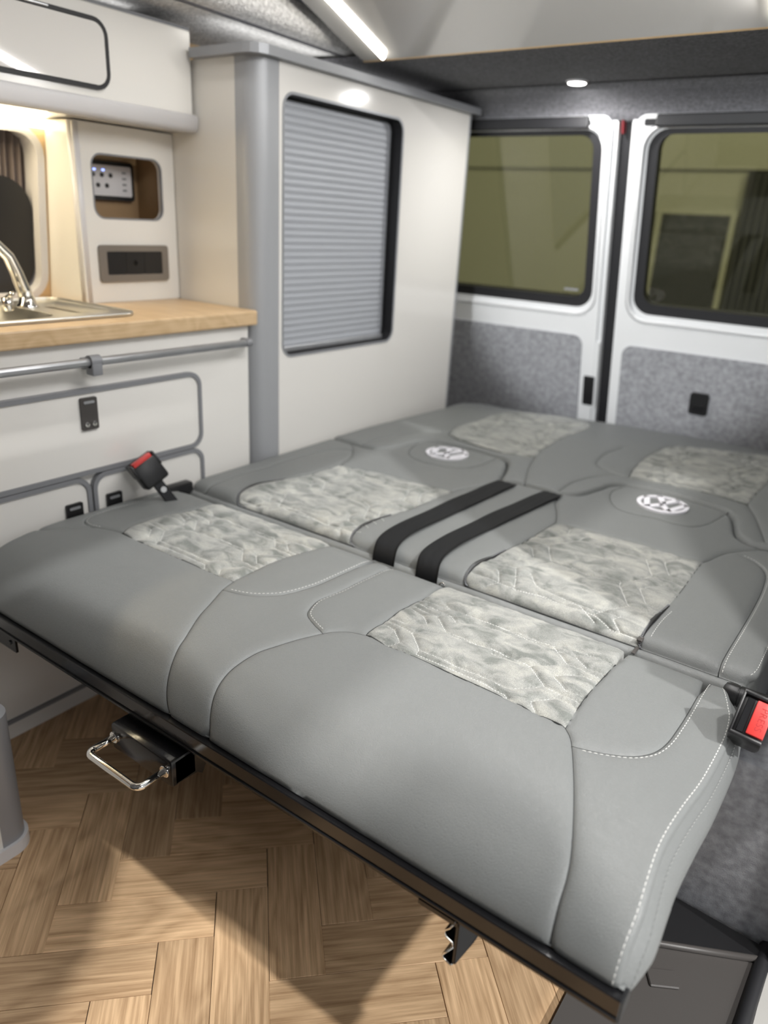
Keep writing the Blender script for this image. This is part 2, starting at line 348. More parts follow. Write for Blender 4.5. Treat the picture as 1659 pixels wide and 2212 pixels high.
QUILT=[[(-0.017,0.278),(0.059,0.27),(0.142,0.133),(0.155,0.106),(0.124,-0.021)],[(-0.013,0.355),(0.05,0.343),(0.093,0.341),(0.143,0.331),(0.255,0.134),(0.258,0.064),(0.441,0.072),(0.574,0.079),(0.708,0.065),(0.7,0.08),(0.754,0.007)],[(0.262,0.136),(0.419,0.139),(0.555,0.143),(0.684,0.147),(0.706,0.146),(0.764,0.241),(0.82,0.343)],[(0.143,0.331),(0.184,0.404),(0.241,0.49),(0.263,0.528),(0.348,0.508),(0.474,0.548),(0.596,0.551)],[(0.283,0.542),(0.338,0.541),(0.475,0.542)],[(-0.001,0.714),(0.1,0.65),(0.159,0.545),(0.075,0.42),(0.008,0.415)],[(0.008,0.781),(0.091,0.74),(0.15,0.735),(0.269,0.539)],[(0.153,0.741),(0.22,0.854),(0.269,0.958),(0.361,0.95),(0.489,0.94)],[(0.009,0.859),(0.083,0.812),(0.167,0.942),(0.117,1.019)],[(0.499,0.559),(0.594,0.546),(0.701,0.54),(0.824,0.342),(0.903,0.337),(0.99,0.349)],[(0.518,0.496),(0.604,0.509),(0.697,0.509),(0.706,0.556),(0.827,0.74),(0.849,0.756),(0.99,0.748)],[(0.392,0.931),(0.532,0.943),(0.716,0.934),(0.833,0.75)],[(0.716,0.934),(0.839,1.109),(0.899,1.087),(0.983,1.067)],[(0.902,0.67),(0.814,0.533),(0.902,0.407),(0.987,0.434)],[(0.902,0.67),(0.988,0.692)],[(0.986,0.282),(0.898,0.274),(0.857,0.197),(0.815,0.111),(0.869,0.012)],[(0.997,0.812),(0.91,0.798),(0.819,0.925),(0.886,1.006),(0.999,1.112)]]

# ------------------------------------------------------------------ setting: floor of herringbone planks
PW, PL = .0766, .2298
floor = mesh_obj('floor', *(lambda b: (b.v, b.f))(MB().box((-1.66, -1.3, -.03), (.035, 2.36, -.0035))), SEAM)
tag(floor, 'light oak herringbone plank floor of the camper van', 'floor', kind='structure')
pm = MB().box((0, 0, -.004), (PL-.0006, PW-.0006, 0), .0005, 1)
plank_mesh = bpy.data.meshes.new('plank'); plank_mesh.from_pydata(pm.v, [], pm.f); plank_mesh.materials.append(OAK)
e1 = V((math.sqrt(.5), math.sqrt(.5), 0)); e2 = V((math.sqrt(.5), -math.sqrt(.5), 0))
O0 = V((-.734*.8222, .614*.8222, 0))-e1*PL-e2*PW       # near-left corner of one plank read from the photo
cells = []
for i in range(-40, 40):
    for j in range(-14, 14):
        a, b = -i+3*j, i+3*j
        cells.append((a, b, 0)); cells.append((a+2, b+1, 1))
for a, b, k in cells:
    p = O0+e1*(a*PW)+e2*(b*PW)
    if k: p = p+e2*PL                       # second direction runs across
    ctr = p+(e1*PL+e2*PW)/2 if not k else p-e2*PL/2+e1*PW/2
    if not (-1.36 < ctr.x < .0 and .02 < ctr.y < 1.45): continue
    o = bpy.data.objects.new('plank', plank_mesh); COL.objects.link(o); o.parent = floor
    # local x along the grain, local y across
    if not k: R = Matrix((e1, -e2, V((0, 0, 1)))).transposed(); q = p+e2*PW
    else: R = Matrix((-e2, -e1, V((0, 0, 1)))).transposed(); R = Matrix((e2, e1, V((0, 0, 1)))).transposed(); R.col[0] = -e2; R.col[1] = -e1; R.col[2] = V((0, 0, 1)); q = p+e1*PW
    m4 = R.to_4x4(); m4.translation = q; o.matrix_local = m4

# workshop outside
ws = MB().box((-9, -7, -.5), (8, 9, -.42)); g = ws.build('workshop_floor', CONC); tag(g, 'pale grey workshop floor outside the van', 'floor', kind='structure')
wb = empty('wall_workshop', (-1.2, 5, -.42), 'pale olive workshop wall seen through the rear windows', 'wall', kind='structure')
MB().box((-6, 5, -.42), (4, 5.08, 1.325)).build('lower_wall_panel', WSW, wb)
MB().box((-6, 4.985, 1.338), (4, 5.08, 3.4)).build('upper_wall_panel', WSW, wb)
MB().box((-6, 5.02, 1.32), (4, 5.08, 1.345)).build('wall_joint', TRIM, wb)
wd = empty('workshop_doorway', (-1.3, 4.97, .5), 'dark square-topped doorway on the workshop wall seen through the right rear window', 'doorway')
MB().box((-1.50, 4.965, -.42), (-1.10, 4.998, 1.09), .004, 1).build('door_leaf', WDK, wd)
MB().plate(FY(4.96), rrect(-1.53, -.42, -1.07, 1.12, .005, 1), [rrect(-1.50, -.40, -1.10, 1.09, .003, 1)], .02).build('door_frame', WSW, wd)
rd = empty('roller_door', (-.5, 4.97, .5), 'dark ribbed roller door at the right edge of the right rear window', 'roller door')
MB().box((-1.055, 4.97, -.42), (.6, 4.998, 1.325)).build('curtain_backing', WDK, rd)
for i in range(40):
    x = -1.04+i*.04
    MB().tube([(x, 4.968, -.42), (x, 4.968, 1.32)], .014, 6).build('rib', WDK, rd, True)

# ------------------------------------------------------------------ setting: van shell
A = V((0, 1, 0)); B = V((.045, 0, .353)).normalized(); N = V((B.z, 0, -B.x))
WL = ((-1.597, 0, .757), A, B, N)
wl = empty('wall_left', (-1.62, .9, 0), 'left side wall of the van behind the kitchen', 'wall', kind='structure')
MB().plate(WL, rrect(-.5, -.757, 2.3, .56, .005, 1), [rrect(.45, .012, .938, .333, .045)], .012).build('oak_wall_panel', OAKB, wl)
wn = empty('window_1', (-1.63, .7, .76), 'dark side window above the sink with a rounded white surround', 'window', kind='structure')
MB().plate(((-1.594, 0, .757), A, B, N), rrect(.438, .0, .950, .345, .057), [rrect(.452, .014, .934, .331, .043)], .05).build('window_surround', WPL, wn, auto=30)
MB().plate(((-1.655, 0, .74), A, B, N), rrect(.3, -.05, 1.05, .45, .03), [rrect(.34, 0.0, .951, .285, .07)], .02).build('window_rubber', RUB, wn)
MB().plate(((-1.66, 0, .74), A, B, N), rrect(.3, -.05, 1.05, .45, .03), [], .004).build('pane', BLKG, wn)
blind = MB().plate(((-1.620, 0, .735), A, B, N), rrect(.4, .03, .932, .272, .07, 10), [], .013).build('window_blind', BLK); tag(blind, 'black padded blind with a rounded corner in the side window behind the tap', 'blind')
cu = MB(); pv = []; n = 90
for i in range(n+1):
    y = .80+.16*i/n; dx = .006*math.sin(i*.75)+.003*math.sin(i*.31)
    pv += [(-1.643+dx, y, .76), (-1.600+dx, y, 1.1)]
cu.add(pv, [(2*i, 2*i+2, 2*i+3, 2*i+1) for i in range(n)]); cu.add([(v[0]-.002, v[1], v[2]) for v in pv], [(2*i+1, 2*i+3, 2*i+2, 2*i) for i in range(n)])
tag(cu.build('curtain', CURT, smooth=True), 'taupe pleated curtain gathered at the side of the kitchen window', 'curtain')

ceil_ = MB().plate(FZ(1.305), rrect(-1.66, 1.585, .12, 2.2, .01, 1), [rrect(-.885, 1.935, -.829, 1.991, .0279, 8)], -.012).build('ceiling', CARPD)
tag(ceil_, 'dark grey carpeted headlining over the bed', 'ceiling', kind='structure')
# carpeted beam across the rear above the doors
pr = [(1.985, 1.306), (2.00, 1.296), (2.02, 1.288), (2.045, 1.283), (2.07, 1.275), (2.095, 1.262), (2.11, 1.247), (2.115, 1.232), (2.17, 1.225), (2.2, 1.31)]
xs = [-1.66+1.8*i/24 for i in range(25)]
v = [(x, y, z+.012*(1-((x+.77)/.85)**2)*(1 if z < 1.3 else .2)-.006) for x in xs for y, z in pr]; m_ = len(pr)
f = [(i*m_+k, i*m_+k+1, (i+1)*m_+k+1, (i+1)*m_+k) for i in range(24) for k in range(m_-1)]
tag(mesh_obj('trim_1', v, f, CARPD, smooth=True), 'dark carpeted cross beam above the rear doors', 'trim', kind='structure')
# left roof edge: pale carpet lip between cupboards and pop-top opening
pr = [(-1.66, 1.20), (-1.60, 1.285), (-1.50, 1.318), (-1.38, 1.325), (-1.30, 1.322), (-1.268, 1.326), (-1.255, 1.338), (-1.262, 1.375), (-1.285, 1.382), (-1.32, 1.40)]
ys = [-1.2, -.4, .2, .6, .9, 1.1, 1.3, 1.45, 1.6, 1.75, 1.95]
v = [(x, y, z+(.055 if z > 1.33 else .018)*max(0, (1.6-y)/1.2)**1*(1 if y > .4 else 1)) for y in ys for x, z in pr]; m_ = len(pr)
f = [(i*m_+k, (i+1)*m_+k, (i+1)*m_+k+1, i*m_+k+1) for i in range(len(ys)-1) for k in range(m_-1)]
tag(mesh_obj('trim_2', v, f, CARPL, smooth=True), 'pale carpeted roof edge along the left of the pop-top opening', 'trim', kind='structure')
pt = empty('pop_top_roof', (-.8, .5, 1.4), 'grey canvas and roof shell of the raised pop-top', 'roof', kind='structure')
MB().add([(-1.30, -1.2, 1.36), (-1.30, 1.62, 1.32), (-1.24, 1.62, 1.42), (-1.22, -1.2, 2.15)], [(0, 1, 2, 3)]).add([(-1.31, -1.2, 1.36), (-1.31, 1.62, 1.32), (-1.25, 1.62, 1.42), (-1.23, -1.2, 2.15)], [(3, 2, 1, 0)]).build('canvas_wall', CANV, pt)
MB().add([(-.22, -1.2, 1.36), (-.22, 1.62, 1.32), (-.24, 1.62, 1.42), (-.26, -1.2, 2.15)], [(3, 2, 1, 0)]).build('canvas_wall', CANV, pt)
MB().add([(-1.3, 1.7, 1.40), (-.2, 1.7, 1.40), (-.2, -1.2, 2.17), (-1.3, -1.2, 2.17)], [(0, 1, 2, 3)]).build('roof_shell', WPL, pt)
MB().box((-.22, -1.2, 1.215), (-.075, 1.42, 1.335), .012, 2).box((-.22, 1.42, 1.31), (.14, 1.62, 1.335)).build('roof_side_panel', CARPL, pt)
MB().box((-1.66, 1.62, 1.33), (.14, 2.25, 1.36)).build('rear_roof_panel', WPL, pt)

# cab end behind the camera, closed and dark
wf = empty('wall_front', (-.7, -1.25, 0), 'dark cab end of the van behind the camera', 'wall', kind='structure')
MB().box((-1.66, -1.30, -.03), (.14, -1.25, 2.2)).build('cab_panel', CARP, wf)
MB().box((-1.70, -1.3, .0), (-1.66, 2.3, 1.4)).build('outer_skin', PAINT, wl)
# right side: plates round the sliding-door opening, edges shaped for the shade they cast
wr = empty('wall_right', (.07, 1.6, 0), 'carpeted side wall of the van right of the bed', 'wall', kind='structure')
ap = [(.94, 0), (.94, .53), (.865, .56), (.865, .655), (.985, .69), (1.014, .85), (1.065, 1.0), (1.09, 1.1), (1.2, 1.31)]  # rear jamb edge, its bump added to cast shade on the carpeted box
fe = [(.475, 1.31), (.50, 1.13), (.49, 1.05), (.46, .88), (.36, .79), (.21, .72), (0, .68), (-.15, .6), (-.2, 0)]  # unseen front edge, slanted to keep lamp light off the seat front
XR = ((.052, 0, 0), (0, 1, 0), (0, 0, 1), (-1, 0, 0))
MB().plate(XR, [(2.35, 0), (2.35, 1.31)]+ap[::-1], [], .05).build('side_lining', CARP, wr)
MB().plate(XR, [(-1.25, 1.31), (-1.25, 0)]+fe[::-1], [], .05).build('front_pillar_lining', CARP, wr)
t3 = MB(); t3.tube([(.050, 1.24, .0), (.040, 1.02, .015), (.034, .80, .02), (.045, .55, .02)], .010, 8)
tag(t3.build('trim_3', RUB, smooth=True), 'black rubber door seal along the sliding door step', 'trim', kind='structure')
st = empty('step_trim', (-.06, .75, 0), 'dark grey moulded plastic step trim beside the bed front corner', 'trim', kind=None)
MB().plate(FZ(.015), [(-.162, .30), (.046, .30), (.046, .80), (.046, .951), (-.088, .878), (-.165, .745)], [], .03).build('step_panel', DGR, st)
MB().tube([(-.165, .842, .015), (-.088, .878, .019), (.040, .946, .019)], .005, 8).build('ridge', DGR, st, True)
MB().box((-.02, -.0135, 0), (.02, .0135, .004), .0015, 1, Matrix.Translation((-.068, .829, .015)) @ Matrix.Rotation(.55, 4, 'Z')).build('blanking_cap', DGR, st)
bp_ = MB().plate(FZ(.022), [(-.2, .83), (-.088, .88), (.046, .953), (.046, .965), (-.09, .972), (-.2, .96)], [], .02).build('mounting_plate', BLK)
tag(bp_, 'flat black mounting plate behind the step trim under the bed', 'plate')
cb = MB().box((-.30, .975, 0), (.05, 1.35, .30), .012, 2).build('wheel_arch_box', CARP, auto=30)
tag(cb, 'speckled grey carpeted box beneath the right side of the bed', 'box')

# rear doors: plane leaning in towards the roof
DB = V((0, -.222, 1)).normalized(); DN = V((0, -1, -.222)).normalized()
def db(z): return (z-.42)*math.sqrt(1+.222**2)
def DF(off): return (V((0, 2.30, .42))+DN*off, V((1, 0, 0)), DB, DN)
def rear_door(k, x0, x1, wx0, wx1, label, wlabel, felt, hl):
    d = empty('door_%d' % k, ((x0+x1)/2, 2.3, .1), label, 'door', kind='structure')
    MB().plate(DF(0), rrect(x0, -.42, x1, db(1.262), .035), [rrect(wx0-.012, db(.748), wx1+.012, db(1.216), .05)], .05).build('door_panel', PAINT, d, auto=30)
    MB().plate(DF(.012), rrect(x0+.012, -.40, x1-.012, db(1.25), .03), [rrect(wx0-.03, db(.724), wx1+.03, db(1.232), .062), ], .013).build('raised_frame', PAINT, d, auto=30)
    MB().tube([V(DF(.010)[0])+V((x, 0, 0))+DB*b for x, b in rrect(wx0-.024, db(.732), wx1+.024, db(1.226), .058)], .005, 6, True).build('frame_lip', PAINT, d, True)
    f0, f1, fz = felt
    MB().plate(DF(.018), rrect(f0, -.38, f1, db(fz), .03), [], .016).build('felt_panel', CARP, d)
    w_ = empty('window_%d' % (k+1), ((wx0+wx1)/2, 2.2, .75), wlabel, 'window', kind='structure')
    MB().plate(DF(-.002), rrect(wx0-.013, db(.747), wx1+.013, db(1.217), .052), [rrect(wx0+.014, db(.776), wx1-.014, db(1.203), .036)], .028).build('window_rubber', RUB, w_, auto=30)
    MB().plate(DF(-.018), rrect(wx0, db(.76), wx1, db(1.212), .04), [], .004).build('pane', GLASS, w_)
    return d, w_
d1, w1 = rear_door(1, -1.50, -.795, -1.44, -.846, 'left rear door of white painted metal half hidden by the wardrobe', 'tinted window in the left rear door', (-1.44, -.850, .668), 0)
d2, w2 = rear_door(2, -.757, -.02, -.698, -.08, 'right rear door of white painted metal at the edge of the picture', 'tinted window in the right rear door', (-.722, -.05, .658), 0)
MB().box((-.93, .0, 0), (-.885, .002, .006), 0, 1, Matrix.Translation(V(DF(-.016)[0])+DB*db(.79)-V((0, 0, 0)))).build('glass_mark', TRIM, w1)
MB().plate(DF(.016), rrect(-.836, db(.452), -.802, db(.545), .004, 2), [], .012).build('lock_plate', BLK, d1)
MB().plate(DF(.010), rrect(-.848, db(.44), -.796, db(.655), .01, 3), [], .012).build('lock_cover', PAINT, d1)
sw = V(DF(.026)[0])
MB().plate(DF(.026), rrect(-.508, db(.488), -.456, db(.552), .008, 3), [], .012).build('switch_plate', BLK, d2)
MB().plate(DF(.030), rrect(-.498, db(.498), -.466, db(.518), .003, 2), [], .006).build('switch_rocker', BLKG, d2)
MB().plate(DF(.014), rrect(-.915, db(1.224), -.865, db(1.24), .004, 2), [], .02).build('top_catch', RUB, d1)
MB().plate(DF(.014), rrect(-.722, db(1.224), -.672, db(1.24), .004, 2), [], .02).build('top_catch', RUB, d2)
MB().plate(DF(.0), rrect(-.7855, db(1.205), -.7815, db(1.245), .001, 1), [], .02).build('red_tab', REDD, d1)
tag(MB().plate(DF(-.02), rrect(-.80, -.4, -.752, db(1.26), .004, 2), [], .03).build('trim_4', RUB), 'black rubber seal between the two rear doors', 'trim', kind='structure')
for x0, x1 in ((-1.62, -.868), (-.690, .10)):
    MB().box((x0, 2.092, 1.2165), (x1, 2.106, 1.246), .004, 2).build('door_seal', RUB, d1 if x0 < -1 else d2)  # dark rubber strip stands in for the beam's shade on the door tops
# dark surround above / beside the doors
tag(MB().plate(DF(-.06), rrect(-1.70, -.44, .16, db(1.36), .01, 1), [rrect(-1.46, db(.70), .0, db(1.235), .01, 1)], .02).build('wall_rear', CARPD), 'dark rear body frame round the back doors', 'wall', kind='structure')

# ------------------------------------------------------------------ pop-top bed board with its lit strips
bb = empty('bed_board', (-.8, 1.57, 1.30), 'glossy cream upper bed board with thin wood edge and lit strip lights, raised overhead', 'bed board')
BA = V((1, .083*0, 0)); BD = V((0, -math.cos(math.radians(19)), math.sin(math.radians(19)))); BNn = BA.cross(BD)
BNn = V((0, -math.sin(math.radians(19)), -math.cos(math.radians(19))))
BO = V((0, 1.575, 1.300))
MB().plate((BO, BA, BD, BNn), rrect(-1.222, .006, -.30, 1.9, .01, 2), [], .016).build('board_panel', BOARD, bb)
MB().plate((BO, BA, BD, BNn), rrect(-1.222, .0, -.30, .0058, .001, 1), [], .016).build('wood_edge', OAKB, bb)
def on_board(x, t, off=0): return BO+BA*x+BD*t+BNn*off
MB().tube([on_board(-1.148, .025, .0065), on_board(-1.14, 1.2, .0065)], .006, 8).build('strip_light', LEDC, bb, True)  # glowing tube stands in for a strip light's reflection in the board
MB().tube([on_board(-.333, .03, .005), on_board(-.333, 1.2, .005)], .0045, 8).build('strip_light', LEDC, bb, True)
cl = empty('ceiling_light', (-.857, 1.963, 1.305), 'small round ceiling downlight glowing above the rear doors', 'light')
MB().lathe((-.857, 1.963, 1.3065), [(.028, 0), (.0265, -.004), (.024, -.006), (.021, -.006)]).build('bezel', WPL, cl, True)
MB().lathe((-.857, 1.963, 1.3005), [(.022, 0), (.020, -.002), (.012, -.003)]).build('lens', LENS, cl, True)
lamp('ceiling_light_glow', 'AREA', (-.857, 1.963, 1.295), 3, (1, .98, .96), .04, aim=(-.857, 1.963, 0))
# added fill lamps, unseen on top of the cupboards, brighten the carpet lip
for y_, z_, l_, e_ in ((.70, 1.313, .80, .12), (1.62, 1.276, .75, .35)):
    lamp('cove_light', 'AREA', (-1.45 if y_ < 1 else -1.36, y_, z_-.002), e_, (1, .99, .97), l_, shape='RECTANGLE', size_y=.02).rotation_euler = (math.pi, 0, math.pi/2)
q_ = on_board(-.336, .62, .012)
g_ = lamp('strip_light_glow', 'AREA', tuple(q_), 8.4, (1, .99, .975), 1.1, shape='RECTANGLE', size_y=.02)
zz = V((.42, 0, .907)); yy = zz.cross(BD).normalized(); g_.rotation_euler = Matrix((BD, zz.cross(BD).normalized(), BD.cross(zz.cross(BD)).normalized())).transposed().to_euler()
lamp('strip_light_glow', 'AREA', tuple(on_board(-1.12, .5, .02)), 1.6, (1, .98, .95), .9, aim=tuple(on_board(-1.12, .5, 1)), shape='RECTANGLE', size_y=.03)

# ------------------------------------------------------------------ upholstery
def pip(P, poly):
    P = np.asarray(P); x, y = P[:, 0], P[:, 1]; r = np.zeros(len(P), bool); n = len(poly); j = n-1
    for i in range(n):
        xi, yi = poly[i]; xj, yj = poly[j]
        c = ((yi > y) != (yj > y)) & (x < (xj-xi)*(y-yi)/((yj-yi) if yj != yi else 1e-12)+xi)
        r ^= c; j = i
    return r
def smooth_line(pts, step=.006, closed=False):
    """Catmull-Rom through the points, resampled"""
    P = [np.array(p, float) for p in pts]
    if len(P) < 3: Q = P
    else:
        E = [2*P[0]-P[1]]+P+[2*P[-1]-P[-2]]; Q = []
        for i in range(1, len(E)-2):
            for t in np.linspace(0, 1, 9)[:-1]:
                a, b, c, d = E[i-1:i+3]
                Q.append(.5*(2*b+(c-a)*t+(2*a-5*b+4*c-d)*t*t+(3*b-a-3*c+d)*t**3))
        Q.append(P[-1])
    Q = np.array(Q); d = np.r_[0, np.cumsum(np.hypot(*np.diff(Q, axis=0).T))]
    n = max(2, int(round(d[-1]/step))+1); s = np.linspace(0, d[-1], n)
    return np.stack([np.interp(s, d, Q[:, 0]), np.interp(s, d, Q[:, 1])], 1)
def resample(l, step=.005):
    d = np.r_[0, np.cumsum(np.hypot(*np.diff(l, axis=0).T))]; n = max(2, int(d[-1]/step)+1); s = np.linspace(0, d[-1], n)
    return np.stack([np.interp(s, d, l[:, 0]), np.interp(s, d, l[:, 1])], 1)
def seg_dist(P, lines):
    P = np.asarray(P, float); best = np.full(len(P), 1e9)
    for L in lines:
        L = np.asarray(L)
        lo, hi = L.min(0)-.05, L.max(0)+.05
        idx = np.where((P[:, 0] > lo[0]) & (P[:, 0] < hi[0]) & (P[:, 1] > lo[1]) & (P[:, 1] < hi[1]))[0]
        if not len(idx): continue
        p = P[idx]; b = np.full(len(p), 1e9)
        for a, c in zip(L[:-1], L[1:]):
            e = c-a; t = np.clip(((p-a) @ e)/max(e @ e, 1e-14), 0, 1)
            b = np.minimum(b, np.hypot(*(p-a-t[:, None]*e).T))
        best[idx] = np.minimum(best[idx], b)
    return best
def fbm(x, y, sc, seed=0):
    return noise.fractal(V((x*sc, y*sc, seed)), .6, 2.2, 3)
def snap(L, tol=.009):
    """make seam ends that nearly meet share one point, and run the others just on to the seam they meet"""
    ends = [(i, k) for i in range(len(L)) for k in (0, -1) if np.hypot(*(L[i][0]-L[i][-1])) > 1e-6]; done = set()
    for a in ends:
        if a in done: continue
        p = L[a[0]][a[1]]; g = [b for b in ends if b not in done and np.hypot(*(L[b[0]][b[1]]-p)) < tol]
        if len(g) > 1:
            c = np.mean([L[b[0]][b[1]] for b in g], 0)
            for b in g: L[b[0]][b[1]] = c; done.add(b)
    for i, k in ends:
        if (i, k) in done: continue
        p = L[i][k]; best = (tol, None)
        for j, M_ in enumerate(L):
            if j == i: continue
            for a, c in zip(M_[:-1], M_[1:]):
                e = c-a; t = np.clip((p-a) @ e/max(e @ e, 1e-14), 0, 1); q = a+t*e; d = np.hypot(*(p-q))
                if d < best[0]: best = (d, q)
        if best[1] is not None:
            q = best[1]; prev = L[i][1 if k == 0 else -2]; e = q-prev; L[i][k] = q+e/(np.hypot(*e)+1e-9)*.0003
    return L
class Cushion:
    def __init__(s, outline, seams, fmap, quilts=(), round_edges=(), r=.012, step=.0065, qstep=.004, suedes=(), folds=()):
        s.outline = np.asarray(outline); s.seams = snap([np.array(l, float) for l in seams]); s.fmap = fmap
        s.quilts = [np.asarray(l) for l in quilts]; s.round = [np.asarray(l) for l in round_edges]; s.r = r
        s.suedes = suedes; s.step = step; s.qstep = qstep; s.folds = [np.asarray(l) for l in folds]
    def disp(s, P):
        P = np.asarray(P, float)
        ds = seg_dist(P, s.seams); off = -.0032*np.exp(-ds/.0032)+.0012*(1-np.exp(-ds/.02))
        if s.folds: off += -.0018*np.exp(-seg_dist(P, s.folds)/.0028)
        ins = np.zeros(len(P), bool)
        for poly in s.suedes: ins |= pip(P, poly)
        if s.quilts:
            dq = seg_dist(P, s.quilts); q = -.0048*np.exp(-(dq/.0038))+.0024*(1-np.exp(-dq/.014))
            off = off+np.where(ins, q, 0)
        nz = np.array([fbm(x, y, 38, 3.1) if i else .35*fbm(x, y, 9, 1.7) for (x, y), i in zip(P, ins)])
        off += nz*np.where(ins, .0016*np.minimum(1, ds/.012), .0016)
        if s.round:
            d = np.minimum(seg_dist(P, s.round), s.r)
            off += -(s.r-np.sqrt(np.maximum(0, s.r**2-(s.r-d)**2)))
        return off
    def surf(s, P, lift=0):
        pos, nr = s.fmap(np.asarray(P, float)); return pos+nr*(s.disp(P)+lift)[:, None]
    def build(s, name, parent, side_mat, base=None):
        """returns the base part; panels hang under it as sub-parts"""
        lo, hi = s.outline.min(0), s.outline.max(0)
        pts = []; edges = []
        def addl(L, closed=False):
            k = len(pts); n = len(L); pts.extend(map(tuple, L))
            edges.extend((k+i, k+i+1) for i in range(n-1))
            if closed: edges.append((k+n-1, k))
        addl(s.outline, True)
        for l in s.seams: addl(l)
        lines = s.seams+[np.vstack([s.outline, s.outline[:1]])]
        cand = []
        gx = np.arange(lo[0], hi[0], s.step); gy = np.arange(lo[1], hi[1], s.step)
        G = np.stack(np.meshgrid(gx, gy), -1).reshape(-1, 2); G[::2, 0] += s.step*.25
        cand.append((G, s.step*.55))
        for poly in s.suedes:
            pl = np.asarray(poly); l2, h2 = pl.min(0), pl.max(0)
            Q = np.stack(np.meshgrid(np.arange(l2[0], h2[0], s.qstep), np.arange(l2[1], h2[1], s.qstep)), -1).reshape(-1, 2)
            Q[::2, 1] += s.qstep*.3
            cand.append((Q[pip(Q, poly)], s.qstep*.55))
        for l in s.seams+s.folds+s.round:
            t = np.gradient(l, axis=0); t /= np.maximum(1e-9, np.hypot(*t.T))[:, None]; nn = np.stack([-t[:, 1], t[:, 0]], 1)
            for d in (.0018, .0042):
                for sg in (-1, 1): cand.append((l+nn*d*sg, d*.75))
        for l in s.round:
            t = np.gradient(l, axis=0); t /= np.maximum(1e-9, np.hypot(*t.T))[:, None]; nn = np.stack([-t[:, 1], t[:, 0]], 1)
            for d in (.0008, .007, .010):
                for sg in (-1, 1): cand.append((l+nn*d*sg, d*.75))
        for l in s.quilts+s.folds:
            t = np.gradient(l, axis=0); t /= np.maximum(1e-9, np.hypot(*t.T))[:, None]; nn = np.stack([-t[:, 1], t[:, 0]], 1)
            for d in (.0052, .0023, 0):
                for sg in (-1, 1) if d else (1,): cand.append((resample(l+nn*d*sg, .0035), .0015))
        used = set(); fine = set()
        for Q, md in cand[::-1]:
            Q = Q[pip(Q, s.outline)]
            if not len(Q): continue
            Q = Q[seg_dist(Q, lines) > md]
            for p in Q:
                kc = (int(p[0]/.0028), int(p[1]/.0028)); kf = (int(p[0]/.0013), int(p[1]/.0013))
                if (kf in fine) if md < .0016 else (kc in used): continue
                used.add(kc); fine.add(kf)
                pts.append(tuple(p))
        vo, eo, fo, _, oe, _ = delaunay_2d_cdt([V(p) for p in pts], edges, [], 0, 1e-6, True)
        P = np.array([(q[0], q[1]) for q in vo]); F = np.array(fo)
        c = P[F].mean(1); F = F[pip(c, s.outline)]
        cons = {tuple(sorted(e)) for e, o in zip(eo, oe) if len(o)}
        nbr = {}
        for i, t in enumerate(F):
            for a, b in ((0, 1), (1, 2), (2, 0)): nbr.setdefault(tuple(sorted((int(t[a]), int(t[b])))), []).append(i)
        comp = np.full(len(F), -1); nc = 0; adj = [[] for _ in F]
        for e, l in nbr.items():
            if len(l) == 2 and e not in cons: adj[l[0]].append(l[1]); adj[l[1]].append(l[0])
        for i in range(len(F)):
            if comp[i] >= 0: continue
            st = [i]; comp[i] = nc
            while st:
                q = st.pop()
                for r_ in adj[q]:
                    if comp[r_] < 0: comp[r_] = nc; st.append(r_)
            nc += 1
        W = s.surf(P)
        # sides / underside body
        if base is not None: root = base(s)
        root_o = mesh_obj(name, root[0], root[1], side_mat, parent, True)
        for k in range(nc):
            T = F[comp == k]
            if len(T) < 3: continue
            ids = np.unique(T); mp_ = {int(a): j for j, a in enumerate(ids)}
            cc = P[T].mean(1); sued = any(pip(cc, poly).mean() > .5 for poly in s.suedes)
            fs = []
            for t in T:
                a, b, d = P[t]; ar = (b[0]-a[0])*(d[1]-a[1])-(b[1]-a[1])*(d[0]-a[0])
                t = [mp_[int(q)] for q in t]
                p0, p1, p2 = (W[ids[q]] for q in t)
                nrm = np.cross(p1-p0, p2-p0); ref = s.fmap(np.array([(a+b+d)/3]))[1][0]
                fs.append(t if nrm @ ref > 0 else t[::-1])
            mesh_obj('suede_panel' if sued else 'leather_panel', W[ids], fs, SUE if sued else LEA, root_o, True)
        return root_o
    def thread(s, lines, parent, name='seam', r=.0009, lift=-.0002, m=None):
        b = MB()
        for l in lines:
            if len(l) > 1: b.tube(s.surf(l, lift), r, 5)
        o = b.build(name, m or SEAM, parent, True); tag(o, kind='stuff'); return o
    def stitch(s, lines, parent, pitch=.0052, length=.0036, r=.00055, m=None, lift=.0001):
        b = MB()
        for l in lines:
            l = np.asarray(l); d = np.r_[0, np.cumsum(np.hypot(*np.diff(l, axis=0).T))]
            if d[-1] < pitch: continue
            t = np.arange(0, d[-1]-length, pitch)
            p0 = np.stack([np.interp(t, d, l[:, 0]), np.interp(t, d, l[:, 1])], 1); t1 = t+length
            p1 = np.stack([np.interp(t1, d, l[:, 0]), np.interp(t1, d, l[:, 1])], 1)
            A0, A1 = s.surf(p0, lift), s.surf(p1, lift); nr = s.fmap((p0+p1)/2)[1]
            for a, c, n in zip(A0, A1, nr):
                e = c-a; e /= np.linalg.norm(e)+1e-9; sd = np.cross(e, n)*r; up_ = n*r*1.2
                mid = (a+c)/2+up_*.6
                b.add([a+sd-up_*.5, a-sd-up_*.5, mid-sd, mid+sd, c+sd-up_*.5, c-sd-up_*.5], [(0, 1, 2, 3), (3, 2, 5, 4), (0, 3, 4), (1, 5, 2)])
        o = b.build('stitching', m or THREAD, parent); tag(o, kind='stuff'); return o
def offset(l, d):
    l = np.asarray(l); t = np.gradient(l, axis=0); t /= np.maximum(1e-9, np.hypot(*t.T))[:, None]
    return l+np.stack([-t[:, 1], t[:, 0]], 1)*d
